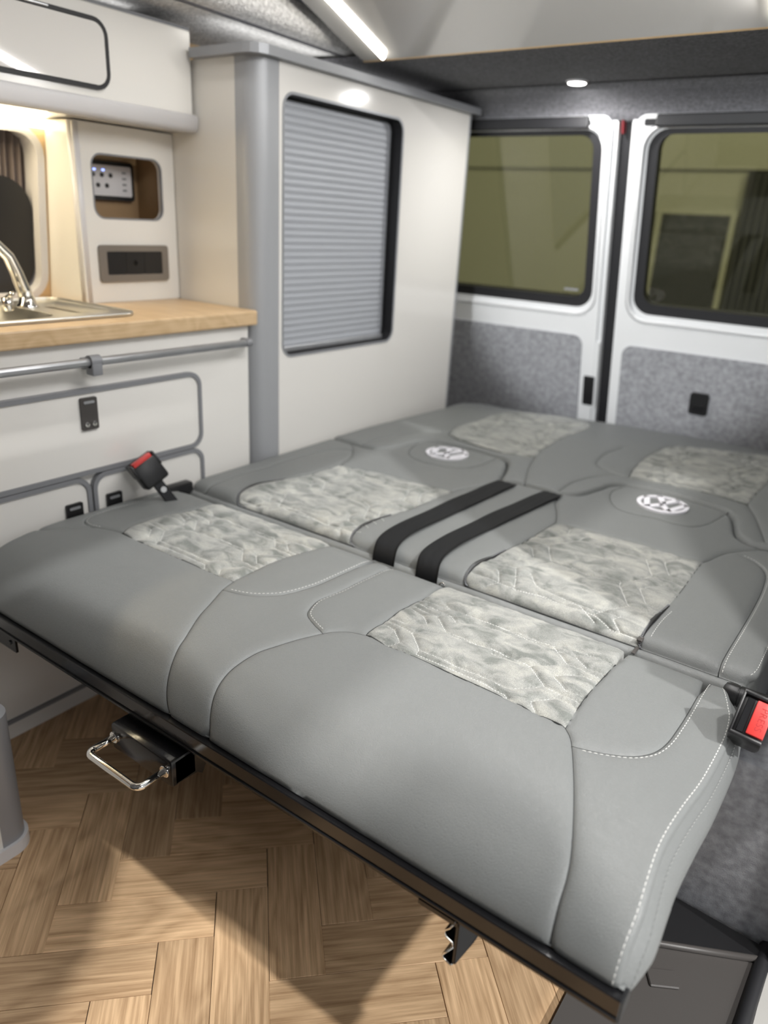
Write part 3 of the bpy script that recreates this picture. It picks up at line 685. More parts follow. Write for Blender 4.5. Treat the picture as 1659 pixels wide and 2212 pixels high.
def clip_x(l, x0, x1):
    l = np.asarray(l); return l[(l[:, 0] > x0) & (l[:, 0] < x1)]
def profile_map(prof):
    P = smooth_line(prof, .002); P = np.array(P)
    for _ in range(4): P[1:-1] = (P[:-2]+2*P[1:-1]+P[2:])/4
    d0 = np.r_[0, np.cumsum(np.hypot(*np.diff(np.array(prof), axis=0).T))]; s_ = np.linspace(0, d0[-1], len(P))
    T = np.gradient(P, axis=0); T /= np.hypot(*T.T)[:, None]
    Nn = np.stack([-T[:, 1], T[:, 0]], 1)
    if Nn[len(Nn)//2, 1] < 0: Nn = -Nn
    def fm(U):
        U = np.asarray(U, float); y = np.interp(U[:, 1], s_, P[:, 0]); z = np.interp(U[:, 1], s_, P[:, 1])
        ny = np.interp(U[:, 1], s_, Nn[:, 0]); nz = np.interp(U[:, 1], s_, Nn[:, 1]); k = np.hypot(ny, nz)
        return np.stack([U[:, 0], y, z], 1), np.stack([0*y, ny/k, nz/k], 1)
    return fm, d0[-1]

bed = empty('fold_out_bed', (-.64, .9, 0), 'grey leatherette and suede fold-out bench bed laid flat', 'bed')
XL = -1.196
# ---- seat cushion
PROF = [(.950,.339),(.957,.385),(.957,.396),(.953,.406),(.944,.413),(.925,.4175),(.90,.419),(.80,.419),(.70,.4185),(.64,.4165),(.585,.408),(.552,.395),(.527,.378),(.512,.360),(.506,.346),(.508,.340)]
sm, SMAX = profile_map(PROF)
SE = {k: smooth_line(v) for k, v in SEAT.items()}
endr = np.array(SEAT['end_r']); endr = smooth_line([(-.100, .0), (-.098, .05), (-.0895, .086)]+[tuple(p) for p in SEAT['end_r'][:1]]+[tuple(p) for p in SEAT['end_r'][1::2]]+[(-.0712, SMAX)])
endl = smooth_line([(XL, SMAX), (XL-.002, .3), (XL, 0)])
outline = np.vstack([endr, endl])
lobl = SE['lobe_left']; lobr = SE['lobe_right']
def extend(l, s1):                                  # run a front seam on to the lip
    l = np.asarray(l); return np.vstack([l, [[l[-1][0], s1+.0003]]]) if l[-1][1] < s1 else l
fr_ = extend(SE['front_right'], SMAX); lobl = extend(lobl, SMAX); lobr = extend(lobr, SMAX)
lobll = smooth_line(SEAT['lobe_ll']+[(-1.190, .48), (-1.170, .51), (-1.160, SMAX-.0005)] if False else SEAT['lobe_ll'][:6]+[(XL-.0005, .385)])
def back_to_gap(l): l = np.asarray(l); return np.vstack([l, [[l[-1][0], -.0003]]])
sr_l, sr_r = back_to_gap(SE['suede_r_left']), back_to_gap(SE['suede_r_right'])
sl_l, sl_r = back_to_gap(SE['suede_l_left']), back_to_gap(SE['suede_l_right'])
bolc, boll = back_to_gap(SE['bolster_c']), back_to_gap(SE['bolster_l'])
bolr = back_to_gap(SE['bolster_r']); bolll = back_to_gap(smooth_line(SEAT['bolster_ll']+[(-1.1795, .25), (-1.178, .15), (-1.176, .06)]) if False else smooth_line([(-1.1093, .3045), (-1.138, .314), (-1.160, .312), (-1.176, .296), (-1.182, .27), (-1.180, .2), (-1.176, .07)]))
for a in (bolc, boll, bolr): pass
bolr[0] = np.array([fr_[np.argmin(np.hypot(*(fr_-bolr[0]).T))][0], bolr[0][1]])
A_, B_, C_, D_ = (np.array(SEAT[k][i]) for k, i in (('suede_r_left', 0), ('suede_r_left', -1), ('suede_r_front', -1), ('suede_r_right', -1)))
A2, B2, C2, D2 = (np.array(SEAT[k][i]) for k, i in (('suede_l_left', 0), ('suede_l_left', -1), ('suede_l_right', 0), ('suede_l_right', -1)))
def qmap(q, a, b, c, d, fl=False, fv=False):
    out = []
    for l in q:
        U = np.array(l, float)
        if fl: U[:, 0] = 1-U[:, 0]
        if fv: U[:, 1] = 1-U[:, 1]
        U = np.clip(U, 0.004, .996); u, v_ = U[:, :1], U[:, 1:]
        out.append(smooth_line(a*(1-u)*(1-v_)+c*u*(1-v_)+b*(1-u)*v_+d*u*v_, .005) if False else resample(a*(1-u)*(1-v_)+c*u*(1-v_)+b*(1-u)*v_+d*u*v_))
    return out
EXTRA = [[(.0, .93), (.3, .95), (.62, .9), (.75, .99)], [(.25, .74), (.35, .86), (.62, .9), (.83, .888)], [(.05, .86), (.2, .83), (.26, .74)]]
QQ = QUILT+EXTRA
quilts = qmap(QQ, A_, B_, C_, D_)+qmap(QQ, A2, B2, C2, D2)
suede_r = np.vstack([sr_l[::-1], SE['suede_r_front'], sr_r]); suede_l = np.vstack([sl_l[::-1], SE['suede_l_front'], sl_r])
seat = Cushion(outline, [lobl, lobr, sr_l, sr_r, SE['suede_r_front'], fr_, bolr, bolc, boll, SE['suede_l_front'], sl_l, sl_r, lobll, bolll],
               sm, quilts, [endr, endl], .007, suedes=[suede_r, suede_l])
def seat_base(s):
    v = []; f = []
    E = s.surf(endr); n = len(E); K = 7
    for i in range(n):
        t = E[i]; yb = min(.962, max(.515, t[1]+(.012 if t[1] < .6 else 0))); zb = min(.326, t[2])
        for k in range(K):
            q = k/(K-1); bulge = .014*math.sin(math.pi*min(1, q*1.15))*min(1, (t[2]-.33)/.05 if t[2] > .33 else 0)
            v.append((t[0]*(1-q)+(-.066)*q+bulge, t[1]*(1-q)+yb*q, t[2]*(1-q)+zb*q))
    for i in range(n-1):
        for k in range(K-1): a = i*K+k; f.append((a, a+1, a+K+1, a+K))
    k0 = len(v); E2 = s.surf(endl[::-1])
    for t in E2: v.append(tuple(t)); v.append((t[0]-.004, min(.962, max(.515, t[1])), .326))
    for i in range(len(E2)-1): a = k0+2*i; f.append((a, a+2, a+3, a+1))
    k0 = len(v); v += [(XL, .508, .345), (-.068, .508, .345), (-.068, .962, .345), (XL, .962, .345)]; f.append((k0, k0+1, k0+2, k0+3))
    return v, f
seat_o = seat.build('seat_cushion', bed, LEA, seat_base)
allseams = seat.seams
seat.thread(allseams, seat_o)
in_ = lambda l, d: offset(l, d)
def keep(l): l = np.asarray(l); return l[pip(l, outline)]
seat.stitch([keep(in_(endr, .0065)), in_(bolr, .0048)[2:], in_(boll, -.0048)[2:], in_(bolc, -.0045)[1:] if False else in_(bolc, .0045)[1:], in_(bolll, .0045)[2:]], seat_o, .0064, .0046, .00042)
seat.stitch(quilts, seat_o, .0046, .0033, .00045, lift=.0007)
# second row of top stitching, on the right-hand side panel
def side_point(t, q):
    yb = min(.962, max(.515, t[1]+(.012 if t[1] < .6 else 0))); zb = min(.326, t[2])
    bulge = .014*math.sin(math.pi*min(1, q*1.15))*min(1, (t[2]-.33)/.05 if t[2] > .33 else 0)
    return np.array((t[0]*(1-q)-.066*q+bulge+.0007, t[1]*(1-q)+yb*q, t[2]*(1-q)+zb*q))
E = seat.surf(endr); b = MB(); lens = np.linalg.norm(E-np.array([[-.066, min(.962, max(.515, t[1]+(.012 if t[1] < .6 else 0))), .326] for t in E]), axis=1)
R_ = np.array([side_point(t, min(.5, .0095/max(.02, l))) for t, l in zip(E, lens)])
d = np.r_[0, np.cumsum(np.linalg.norm(np.diff(R_, axis=0), axis=1))]
for t in np.arange(.10, d[-1]-.012, .0064):
    p_, q_ = (np.array([np.interp(t+k, d, R_[:, i]) for i in range(3)]) for k in (0, .0046))
    e = (q_-p_)/np.linalg.norm(q_-p_); sd = np.cross(e, (1, 0, 0))*.00042; ou = np.array([.0006, 0, 0])
    b.add([p_+sd, p_-sd, (p_+q_)/2-sd+ou, (p_+q_)/2+sd+ou, q_+sd, q_-sd], [(0, 1, 2, 3), (3, 2, 5, 4)])
tag(b.build('side_stitching', THREAD, seat_o), kind='stuff')

# ---- backrest cushion (folded flat behind the seat)
BP = [(.976, .345), (.9735, .38), (.9735, .394), (.977, .4015), (.983, .4045), (.9885, .4035), (.9905, .4065), (.995, .4125), (1.005, .418), (1.03, .4205), (1.08, .421), (1.3, .421), (1.5, .421), (1.70, .421)]
bm_, BMAX = profile_map(BP)
dB = np.r_[0, np.cumsum(np.hypot(*np.diff(np.array(BP), axis=0).T))]
by = np.array([p[0] for p in BP])
def y2s(l):
    l = np.asarray(l, float).copy(); s0 = np.interp(.9885, by[4:], dB[4:])
    l[:, 1] = np.where(l[:, 1] < .9885, s0, np.interp(l[:, 1], by[4:], dB[4:])); return l
BK = {k: smooth_line(y2s(v)) for k, v in BACK.items()}
S0 = float(dB[5])                                   # the valley between roll and panels
def to_roll(l): l = np.asarray(l); return np.vstack([[[l[0][0], S0]], l[l[:, 1] > S0+.003]])
split = y2s([(XL-.002, 1.462)]+[tuple(p) for p in BACK['split']]+[(-.115, 1.476), (-.076, 1.476)])
split = smooth_line(split)
ebr = smooth_line([(-.0768, 0), (-.076, S0), (-.066, S0+.02), (-.063, S0+.06), (-.066, .3), (-.076, float(split[-1][1]))])
ebl = smooth_line([(XL-.002, float(split[0][1])), (XL, .2), (XL, 0)])
bout = np.vstack([ebr, split[::-1], ebl])
roll_l = smooth_line([(XL+.0005, S0), (-.6, S0), (-.0765, S0)], .01)
bl_l, br_r = to_roll(BK['suede_l_left']), None
bl_r = to_roll(BK['suede_l_right']); brl = to_roll(BK['suede_r_left']); brr = to_roll(BK['suede_r_right'][::-1])
sho_r = np.vstack([BK['shoulder_r'], [[-.1155, float(split[-3][1])-.004]]]); sho_c = smooth_line(y2s(BACK['shoulder_c']+[(-.556, 1.455)]))
sho_l = np.array([(-2*.653-p[0]+.045, p[1]) for p in BK['shoulder_r']]); sho_l = sho_l+(BK['suede_l_left'][-1]-sho_l[0])
sho_l2 = np.array([(-1.252-p[0], p[1]) for p in sho_c]); sho_l2 = sho_l2+(BK['suede_l_back'][-1]-sho_l2[0])
bsr = np.vstack([[[-.112, S0]], BK['bolster_r'][BK['bolster_r'][:, 1] > S0+.004]])
bsl = np.array([(-1.262-p[0], p[1]) for p in bsr])
bq = [y2s(np.array([(p[0], p[1]) for p in l])) for l in qmap(QQ, np.array((-.515, .995)), np.array((-.502, 1.318)), np.array((-.222, .995)), np.array((-.224, 1.325)), False, True)+qmap(QQ, np.array((-1.045, .995)), np.array((-1.038, 1.30)), np.array((-.755, .995)), np.array((-.75, 1.325)), True, True)]
bs_r = np.vstack([brl, BK['suede_r_back'], brr[::-1]]); bs_l = np.vstack([bl_l, BK['suede_l_back'], bl_r[::-1]])
hr_r = smooth_line(y2s(BACK['headrest_r'])); hr_l = smooth_line(y2s(BACK['headrest_l']))
back = Cushion(bout, [roll_l, bl_l, bl_r, BK['suede_l_back'], brl, brr, BK['suede_r_back'], sho_r, sho_c, sho_l, sho_l2, bsr, bsl], bm_, bq, [ebr, split, ebl], .011, .009, .0055, [bs_r, bs_l], folds=[hr_r, hr_l])
def back_base(s):
    v = []; f = []
    for L_, out in ((ebr, (.006, 0)), (split, (0, .003)), (ebl[::-1], (-.004, 0))):
        E = s.surf(L_); k0 = len(v)
        for t in E: v.append(tuple(t)); v.append((t[0]+out[0], t[1]+out[1], min(.33, t[2])))
        for i in range(len(E)-1): a = k0+2*i; f.append((a, a+1, a+3, a+2))
    k0 = len(v); v += [(XL, .978, .345), (-.07, .978, .345), (-.07, 1.47, .345), (XL, 1.47, .345)]; f.append((k0, k0+1, k0+2, k0+3))
    return v, f
back_o = back.build('backrest_cushion', bed, LEA, back_base)
back.thread(back.seams+back.folds, back_o, r=.0011)
back.stitch(bq, back_o, .0048, .0034, .0005, lift=.0007)
back.stitch([offset(bsr, -.0045)[1:], offset(brr, -.012)[4:22], offset(ebr, .007)[14:60]], back_o, .0064, .0046, .00042)
fold_br = np.array([(.0, 0)])
# zips beside the suede panels
for L_, a, b_, d_ in ((BK['suede_l_left'], 0, 32, 0), (bl_r, 0, 26, 0), (brl, 0, 26, 0), (brr, 0, 24, 0)):
    l = np.asarray(L_)[a:b_]; l = l[l[:, 1] > S0-.001]
    zp = MB(); zt = MB(); zp.tube(back.surf(l, .0012), [.0062*min(1, .35+1.3*i/len(l), .35+1.6*(len(l)-i)/len(l)) for i in range(len(l))], 8, flat=.5)
    for p in back.surf(resample(l, .003), .0032): zt.box(p-np.array([.0016, .0006, .0005]), p+np.array([.0016, .0006, .0006]))
    zp.build('zip', BLK, back_o, True); tag(zt.build('zip_teeth', ALUD, back_o), kind='stuff')
# puller of the nearest zip
pz = MB(); p0 = back.surf(np.array([brr[2]]), .003)[0]
pz.box(p0-np.array([.004, .006, .001]), p0+np.array([.004, .006, .004]), .0012, 1); pz.box(p0+np.array([-.0028, -.028, -.010]), p0+np.array([.0028, -.006, -.0075]), .0008, 1, None)
pz.build('zip_puller', DGR, back_o)
# embroidered round emblems on the head rests
def emblem(cx, cy):
    b = MB(); R = .0535; z = .4262; fr = ((cx, cy, z), (1, 0, 0), (0, 1, 0), (0, 0, 1))
    circ = lambda r: [(r*math.cos(2*math.pi*i/48), r*math.sin(2*math.pi*i/48)) for i in range(48)]
    b.plate(fr, circ(R), [circ(R*.84)[::-1]], .005)
    def stroke(pts, w):
        for (x0, y0), (x1, y1) in zip(pts[:-1], pts[1:]):
            a = V((x0, y0))*R; c = V((x1, y1))*R; e = (c-a).normalized(); n = V((-e.y, e.x))*w*R/2; e = e*w*R*.25
            b.plate(fr, [tuple(a-n-e), tuple(c-n+e), tuple(c+n+e), tuple(a+n-e)], [], .005)
    stroke([(-.36, .82), (0, .10), (.36, .82)], .23)
    stroke([(-.78, .44), (-.42, -.66), (0, -.10), (.42, -.66), (.78, .44)], .23)
    return b.build('embroidered_emblem', BADGE, back_o)
emblem(-.367, 1.577); emblem(-.900, 1.560)

# ---- bed frame
fr = MB(); fr.box((-1.19, .4985, .313), (-.066, .530, .342), .0012, 1)
fo_ = fr.build('front_rail', BLKG, bed)
MB().box((-1.19, .4965, .3195), (-.066, .4984, .3205)).build('rail_groove', BLK, fo_)
MB().box((-.0665, .4995, .314), (-.0645, .529, .341), .0008, 1).build('rail_end_cap', BLK, fo_)
for x in (-1.15, -.10, -.64): MB().box((x-.014, .53, .30), (x+.014, 1.42, .327), .0015, 1).build('side_rail', BLKG, bed)
MB().box((-1.16, 1.02, 0), (-.33, 1.45, .30), .004, 1).build('pedestal', BLK, bed)
lb = MB(); lb.box((-1.19, .503, .285), (-1.05, .507, .312)); lb.lathe((-1.065, .503, .299), [(.004, 0), (.0035, .002)], (0, -1, 0), 10); lb.build('corner_bracket', BLKG, bed)
# release catch housing with its chrome pull handle
hb = MB(); hb.box((-.767, .478, .262), (-.640, .520, .304), .004, 2); hh = hb.build('catch_housing', BLKG, bed, auto=40)
MB().box((-.735, .52, .268), (-.70, .545, .315), .001, 1).build('housing_arm', BLKG, hh)
ha = MB(); ha.plate(((-.640, 0, 0), (0, 1, 0), (0, 0, 1), (1, 0, 0)), [(.485, .266), (.520, .262), (.528, .255), (.537, .27), (.545, .29), (.56, .31), (.56, .322), (.53, .315), (.52, .30), (.485, .30)], [], .003); ha.build('hook_plate', BLKG, hh)
y0 = .479; xh0, xh1 = -.760, -.654
path = []
zc = .283; yf = .436
def arc(cx, cy, r, t0, t1, n=6): return [(cx+r*math.cos(math.radians(t0+(t1-t0)*i/n)), cy+r*math.sin(math.radians(t0+(t1-t0)*i/n)), zc) for i in range(n+1)]
path = [(xh0, y0, zc), (xh0, yf+.010, zc)]+arc(xh0+.010, yf+.010, .010, 180, 270)+arc(xh1-.010, yf+.010, .010, 270, 360)+[(xh1, y0, zc)]
MB().tube(path, .0049, 12).build('pull_handle', CHR, hh, True)
for x in (xh0, xh1): MB().lathe((x, .4785, zc), [(.0085, 0), (.0085, .0018), (.0078, .0024), (.005, .0024)], (0, -1, 0), 16).build('washer', CHR, hh, auto=30)
# bent sheet latch under the rail
def sheet(pts, depth, th):
    b = MB(); n = len(pts); L_ = []
    P = [V((x, 0, z)) for x, z in pts]
    for i in range(n):
        t = ((P[min(i+1, n-1)]-P[max(i-1, 0)])).normalized(); nn = V((-t.z, 0, t.x))*th/2; L_.append((P[i]+nn, P[i]-nn))
    ring = [p for p, _ in L_]+[q for _, q in L_[::-1]]; m = len(ring)
    v = [(p.x, y, p.z) for y in (.499, .499+depth) for p in ring]
    return b.add(v, [(k, (k+1) % m, m+(k+1) % m, m+k) for k in range(m)]+[(k, m-1-k, m-2-k, k+1) for k in range(n-1)]+[(m+k, m+k+1, 2*m-2-k, 2*m-1-k) for k in range(n-1)])
main = [(-.2285, .318), (-.2285, .2565)]
tabs = [[(-.2305, .3145), (-.2360, .3015), (-.2410, .2955), (-.2415, .291), (-.2390, .2875), (-.2320, .2855), (-.2305, .281)], [(-.2305, .2795), (-.2410, .2605), (-.2405, .2575), (-.2360, .2555), (-.2310, .2535), (-.2290, .2565)]]
lo_ = sheet(main, .022, .0022).build('latch_bracket', BLKG, bed)
for t in tabs:
    sheet(t, .020, .0016).build('bent_tab', BLKG, lo_)
    MB().tube([(x, .4985, z) for x, z in t], .0011, 6).build('bright_edge', CHR, lo_, True)
MB().add([(-.2285, .50, .318), (-.2285, .50, .256), (-.2180, .515, .280), (-.2060, .530, .318), (-.2265, .50, .318), (-.2265, .50, .256), (-.2160, .515, .280), (-.2040, .530, .318)], [(0, 1, 2, 3), (7, 6, 5, 4), (0, 4, 5, 1), (1, 5, 6, 2), (2, 6, 7, 3)]).build('latch_plate', BLKG, lo_)
MB().tube([(-.224, .512, .309), (-.200, .512, .309)], .006, 10).build('pivot', BLK, lo_, True)
MB().box((-.275, .4975, .309), (-.228, .4995, .3145)).build('latch_flange', BLKG, lo_)
# hinge pivots at both ends of the gap
for x0, x1 in ((-1.203, -1.19), (-.100, -.046)):
    MB().lathe((x0, .962, .400), [(.0, 0), (.008, .0005), (.013, .003), (.0145, .008), (.0145, .019), (.0135, .0192), (.0135, .0205), (.0145, .021), (.0145, abs(x1-x0))], (1, 0, 0), 20).build('hinge_pivot', BLK, bed, auto=40)

# ---- rear cushion, its own loose piece
RP = lambda U: (np.stack([U[:, 0], U[:, 1], np.full(len(U), .424)], 1), np.tile([0, 0, 1.], (len(U), 1)))
RE = {k: smooth_line(v, .008) for k, v in REAR.items()}
s2y = lambda l: np.stack([l[:, 0], np.interp(l[:, 1], dB[4:], by[4:])], 1)
sp2 = s2y(split); sp2 = sp2+np.array([0, .006])
rb = smooth_line(REAR['back']+[(-.10, 2.245)], .01); rleft = np.array([(XL-.002, sp2[0][1]), (XL-.002, 1.6), (-1.185, 1.8), (-1.172, 1.9624)])
rout = np.vstack([sp2, [[-.076, 1.6], [-.08, 2.0], [-.10, 2.245]], rb[::-1], rleft[::-1][:-1]])
rsl = RE['suede_l']; rsl = np.vstack([rsl, rsl[:1]])
rsr = np.vstack([RE['suede_r'], [[-.235, 2.17]], RE['suede_r_right'][::-1], RE['suede_r_front'][::-1]])
rq = qmap(QQ, np.array((-.485, 1.74)), np.array((-.49, 2.1)), np.array((-.23, 1.74)), np.array((-.25, 2.13)))+qmap(QQ, np.array((-.99, 1.74)), np.array((-.99, 2.06)), np.array((-.75, 1.74)), np.array((-.77, 2.1)), True)
edge_r = np.vstack([rout, rout[:1]])
rear = Cushion(rout, [rsl, rsr, RE['lobe_c'], RE['lobe_r'], RE['short'], RE['right'], smooth_line([(-1.015, 1.735), (-1.07, 1.66), (-1.1, 1.56), (-1.105, 1.475)], .008)], RP, rq, [resample(edge_r, .008)], .013, .012, .008, [rsl, rsr])
rc = empty('rear_cushion', (-.64, 1.9, .33), 'grey leatherette mattress section with two suede panels against the rear doors', 'cushion')
def rear_base(s):
    E = s.surf(rout); n = len(E); v = [tuple(t) for t in E]+[(t[0], t[1], .335) for t in E]
    return v, [(i, n+i, n+(i+1) % n, (i+1) % n) for i in range(n)]
rear_o = rear.build('mattress_body', rc, LEA, rear_base)
rear.thread(rear.seams, rear_o, r=.0012)
tag(MB().box((-1.19, 1.70, .0), (-.08, 2.15, .333), .004, 1).build('boot_base', CARPD), 'dark carpeted base under the rear cushion', 'base')

# ---- seat belt webbing lying over the backrest
def webbing(name, c, w_, label):
    c = smooth_line(c, .006); v = []; f = []
    wp = smooth_line([(.972, .355), (.9735, .385), (.976, .405), (.984, .418), (1.0, .4255), (1.04, .4275), (1.1, .4275), (1.3, .4275), (1.4, .4275), (float(c[-1][1]), .4262)], .006)
    pos = np.stack([np.interp(wp[:, 0], c[:, 1], c[:, 0]), wp[:, 0], wp[:, 1]], 1)
    d = np.r_[0, np.cumsum(np.linalg.norm(np.diff(pos, axis=0), axis=1))]
    for i in range(len(pos)):
        for k in range(9):
            u = (k/8-.5)*w_; h = .0005*math.cos(k*2.1+i*.1)
            v.append((pos[i][0]+u, pos[i][1], pos[i][2]+h+.0006*math.sin(d[i]*40)))
    m_ = 9; N_ = len(pos)
    for i in range(N_-1):
        for k in range(8): f.append((i*m_+k, i*m_+k+1, (i+1)*m_+k+1, (i+1)*m_+k))
    o = len(v); v += [(a, b_, c_-.0012) for a, b_, c_ in v]; f += [tuple(o+q for q in reversed(t)) for t in f[:]]
    for i in range(N_-1):
        for k in (0, 8): f.append((i*m_+k, (i+1)*m_+k, o+(i+1)*m_+k, o+i*m_+k))
    return tag(mesh_obj(name, v, f, WEB, smooth=True), label, 'belt', 'belts down the middle of the backrest')
webbing('belt_webbing', [(-.665, .955), (-.694, 1.04), (-.695, 1.16), (-.681, 1.462)], .047, 'black seat belt webbing lying along the left of the centre panel')
webbing('belt_webbing', [(-.575, .955), (-.601, 1.04), (-.598, 1.19), (-.573, 1.470)], .044, 'black seat belt webbing lying along the right of the centre panel')
MB_ring = MB().tube([(-.548+.005*math.cos(t*math.pi/6), .9725, .399+.005*math.sin(t*math.pi/6)) for t in range(12)], .0014, 6, True).build('belt_guide_ring', CHR, back_o, True)

# ---- seat belt buckles
def buckle(loc, rot, label, words):
    k = empty('seat_belt_buckle', loc, label, 'buckle', 'seat belt buckles at the ends of the seat')
    Mx = Matrix.Translation(V(loc)) @ rot
    def P(b, *a): return b
    h = MB(); h.box((-.027, -.0175, -.058), (.027, .0175, -.0045), .006, 3, Mx); h.box((-.028, -.018, -.03), (-.0225, .018, 0), .0018, 2, Mx); h.box((-.028, .0148, -.03), (.028, .018, 0), .0014, 2, Mx); h.box((.0225, -.018, -.03), (.028, .018, 0), .0018, 2, Mx)
    ho = h.build('housing', BLK, k, auto=40)
    rb_ = MB(); rb_.box((-.0205, -.0174, -.008), (.0205, .0012, .0008), .0015, 2, Mx); ro = rb_.build('release_button', RED, k, auto=40)
    MB().box((-.021, .0035, -.012), (.021, .0115, -.0035), .0005, 1, Mx).build('tongue_slot', BLKG, k)
    st_ = MB(); st_.box((-.011, -.003, -.13), (.011, .003, -.058), .002, 2, Mx); st_.build('stalk', BLKG, k)
    MB().lathe(Mx @ V((0, -.004, -.075)), [(.007, 0), (.006, .004)], Mx.to_3x3() @ V((0, -1, 0)), 12).build('rivet', CHR, k)
    if words:
        fc = bpy.data.curves.new('lettering', 'FONT'); fc.body = 'PRESS'; fc.size = .0105; fc.extrude = .0004; fc.align_x = 'CENTER'; fc.align_y = 'CENTER'; fc.space_character = 1.08
        to = bpy.data.objects.new('lettering', fc); COL.objects.link(to)
        dg = bpy.context.evaluated_depsgraph_get(); me = bpy.data.meshes.new_from_object(to.evaluated_get(dg)); bpy.data.objects.remove(to)
        mm = Mx @ Matrix.Translation((0, -.009, .0006)) @ Matrix.Rotation(math.radians(words), 4, 'Z')
        me.transform(mm); me.materials.clear(); me.materials.append(LET)
        lo2 = bpy.data.objects.new('lettering', me); COL.objects.link(lo2); lo2.parent = ro
    return k
LET = mat('embossed_red', (.40, .02, .02), .4)
def basis(x, z):
    z = V(z).normalized(); x = V(x); x = (x-z*x.dot(z)).normalized(); y = z.cross(x); return Matrix((x, y, z)).transposed().to_4x4()
# right: button face tilted up towards the camera and the door
buckle((-.049, .827, .460), basis((.056, .713, .70), (.044, -.702, .711)), 'black buckle with red release button beside the right end of the seat', 180)
buckle((-1.174, .848, .506), basis((.20, .93, .50), (-.40, -.38, .83)), 'black buckle with red top standing at the kitchen end of the seat', None)
tag(MB().box((-1.204, .925, .395), (-1.180, .985, .425), .005, 2).build('hinge_cover', BLK, auto=40), 'black hinge cover at the kitchen end of the gap between seat and backrest', 'hinge cover')
bs = MB(); bs.add(*(lambda: ([(-.040, .88, .44), (-.012, .90, .455), (-.006, 1.06, .50), (-.045, 1.06, .50), (-.040, .88, .438), (-.012, .90, .453), (-.006, 1.06, .498), (-.045, 1.06, .498)], [(0, 1, 2, 3), (7, 6, 5, 4), (0, 4, 5, 1), (1, 5, 6, 2), (2, 6, 7, 3), (3, 7, 4, 0)]))())
tag(bs.build('belt_strap', WEB), 'short black belt strap behind the right hand buckle', 'strap')

# ------------------------------------------------------------------ kitchen
K = empty('kitchen_unit', (-1.4, .6, 0), 'cream kitchen base unit with grey trimmed doors along the left wall', 'cabinet')
MB().box((-1.60, -.4, 0), (-1.218, 1.188, .730), .002, 1).build('carcass', LAMI, K)
def kdoor(a, x=-1.206, r=.03, hinge=None):
    y0, z0, y1, z1 = a
    d = MB().plate(FX(x-.003), rrect(y0+.009, z0+.009, y1-.009, z1-.009, r-.006), [], .014).build('door', LAMI, K)
    MB().plate(FX(x), rrect(y0, z0, y1, z1, r), [rrect(y0+.0085, z0+.0085, y1-.0085, z1-.0085, r-.006)[::-1]], .013).build('door_trim', TRIM, d)
    return d
def catch(d, y, z, w_=.034, h=.060, x=-1.204):
    MB().plate(FX(x), rrect(y, z, y+w_, z+h, .003, 2), [], .008).build('catch_plate', DGR if h > .05 else BLK, d)
    MB().plate(FX(x+.0012), rrect(y+.006, z+h-.011, y+w_-.006, z+h-.006, .002, 2), [], .003).build('catch_slot', ALU, d)
    if h > .05:
        for q in (.009, .024): MB().lathe((x+.0005, y+q, z+.011), [(.005, 0), (.0045, .002), (.002, .0025)], (1, 0, 0), 12).build('catch_button', CHR, d)
up_d = kdoor((.20, .487, 1.039, .649)); catch(up_d, .755, .573)
dl = kdoor((.20, .042, .762, .4855)); catch(dl, .706, .405, .034, .034)
dr = kdoor((.766, .042, 1.039, .4855)); catch(dr, .792, .405, .034, .034)
wt = MB().plate(FZ(.762), rrect(-1.59, -.4, -1.208, 1.203, .002, 1), [rrect(-1.535, .32, -1.275, .92, .04)[::-1]], .0315)
wt.box((-1.212, -.4, .7305), (-1.203, 1.203, .762), .004, 2); wt = wt.build('worktop', WTOP); tag(wt, 'light oak worktop with rounded front edge on the kitchen unit', 'worktop')
rl = MB().tube([(-1.187, .1, .702), (-1.187, 1.150, .6985)], .0078, 12).build('towel_rail', ALU, K, True)
MB().tube([(-1.187, 1.148, .6985), (-1.187, 1.162, .6985), (-1.196, 1.168, .698), (-1.217, 1.168, .698)], [.0085, .0085, .008, .007], 12).build('end_bracket', TRIM, rl, True)
c_ = MB(); c_.tube([(-1.187, .768, .7005), (-1.187, .789, .7005)], .0115, 14); c_.box((-1.218, .770, .684), (-1.188, .787, .704), .002, 2); c_.box((-1.199, .768, .676), (-1.176, .789, .700), .003, 2)
c_.build('clip', TRIM, rl, auto=40)
# sink
sk = empty('sink', (-1.40, .65, .762), 'stainless steel sink with raised rim let into the worktop', 'sink')
MB().plate(FZ(.7668), rrect(-1.553, .30, -1.258, .935, .035), [rrect(-1.525, .33, -1.285, .79, .05)[::-1], rrect(-1.530, .835, -1.30, .912, .03)[::-1]], .0045).build('rim', STEEL, sk, auto=30)
MB().tube([(x, y, .7665) for x, y in rrect(-1.5525, .3005, -1.2585, .9345, .035)], .0035, 8, True).build('rolled_edge', STEEL, sk, True)
def bowl(a, depth, name):
    b = MB(); v = []; f = []; R = 5; L_ = [rrect(a[0]+d_, a[1]+d_, a[2]-d_, a[3]-d_, a[4], 5) for d_ in (0, .003, .008, .016, .03)]; n = len(L_[0])
    for l, q in zip(L_, (0, .35, .75, .95, 1)): v += [(x, y, .766-depth*q) for x, y in l]
    for i in range(R-1):
        for k in range(n): f.append((i*n+k, i*n+(k+1) % n, (i+1)*n+(k+1) % n, (i+1)*n+k))
    f.append(tuple(range((R-1)*n, R*n))); return b.add(v, f).build(name, STEEL, sk, True)
bowl((-1.525, .33, -1.285, .79, .05), .03, 'bowl'); bowl((-1.530, .835, -1.30, .912, .03), .008, 'drainer_tray')
tp = empty('tap', (-1.44, .80, .767), 'chrome kitchen tap with a slim arched spout', 'tap')
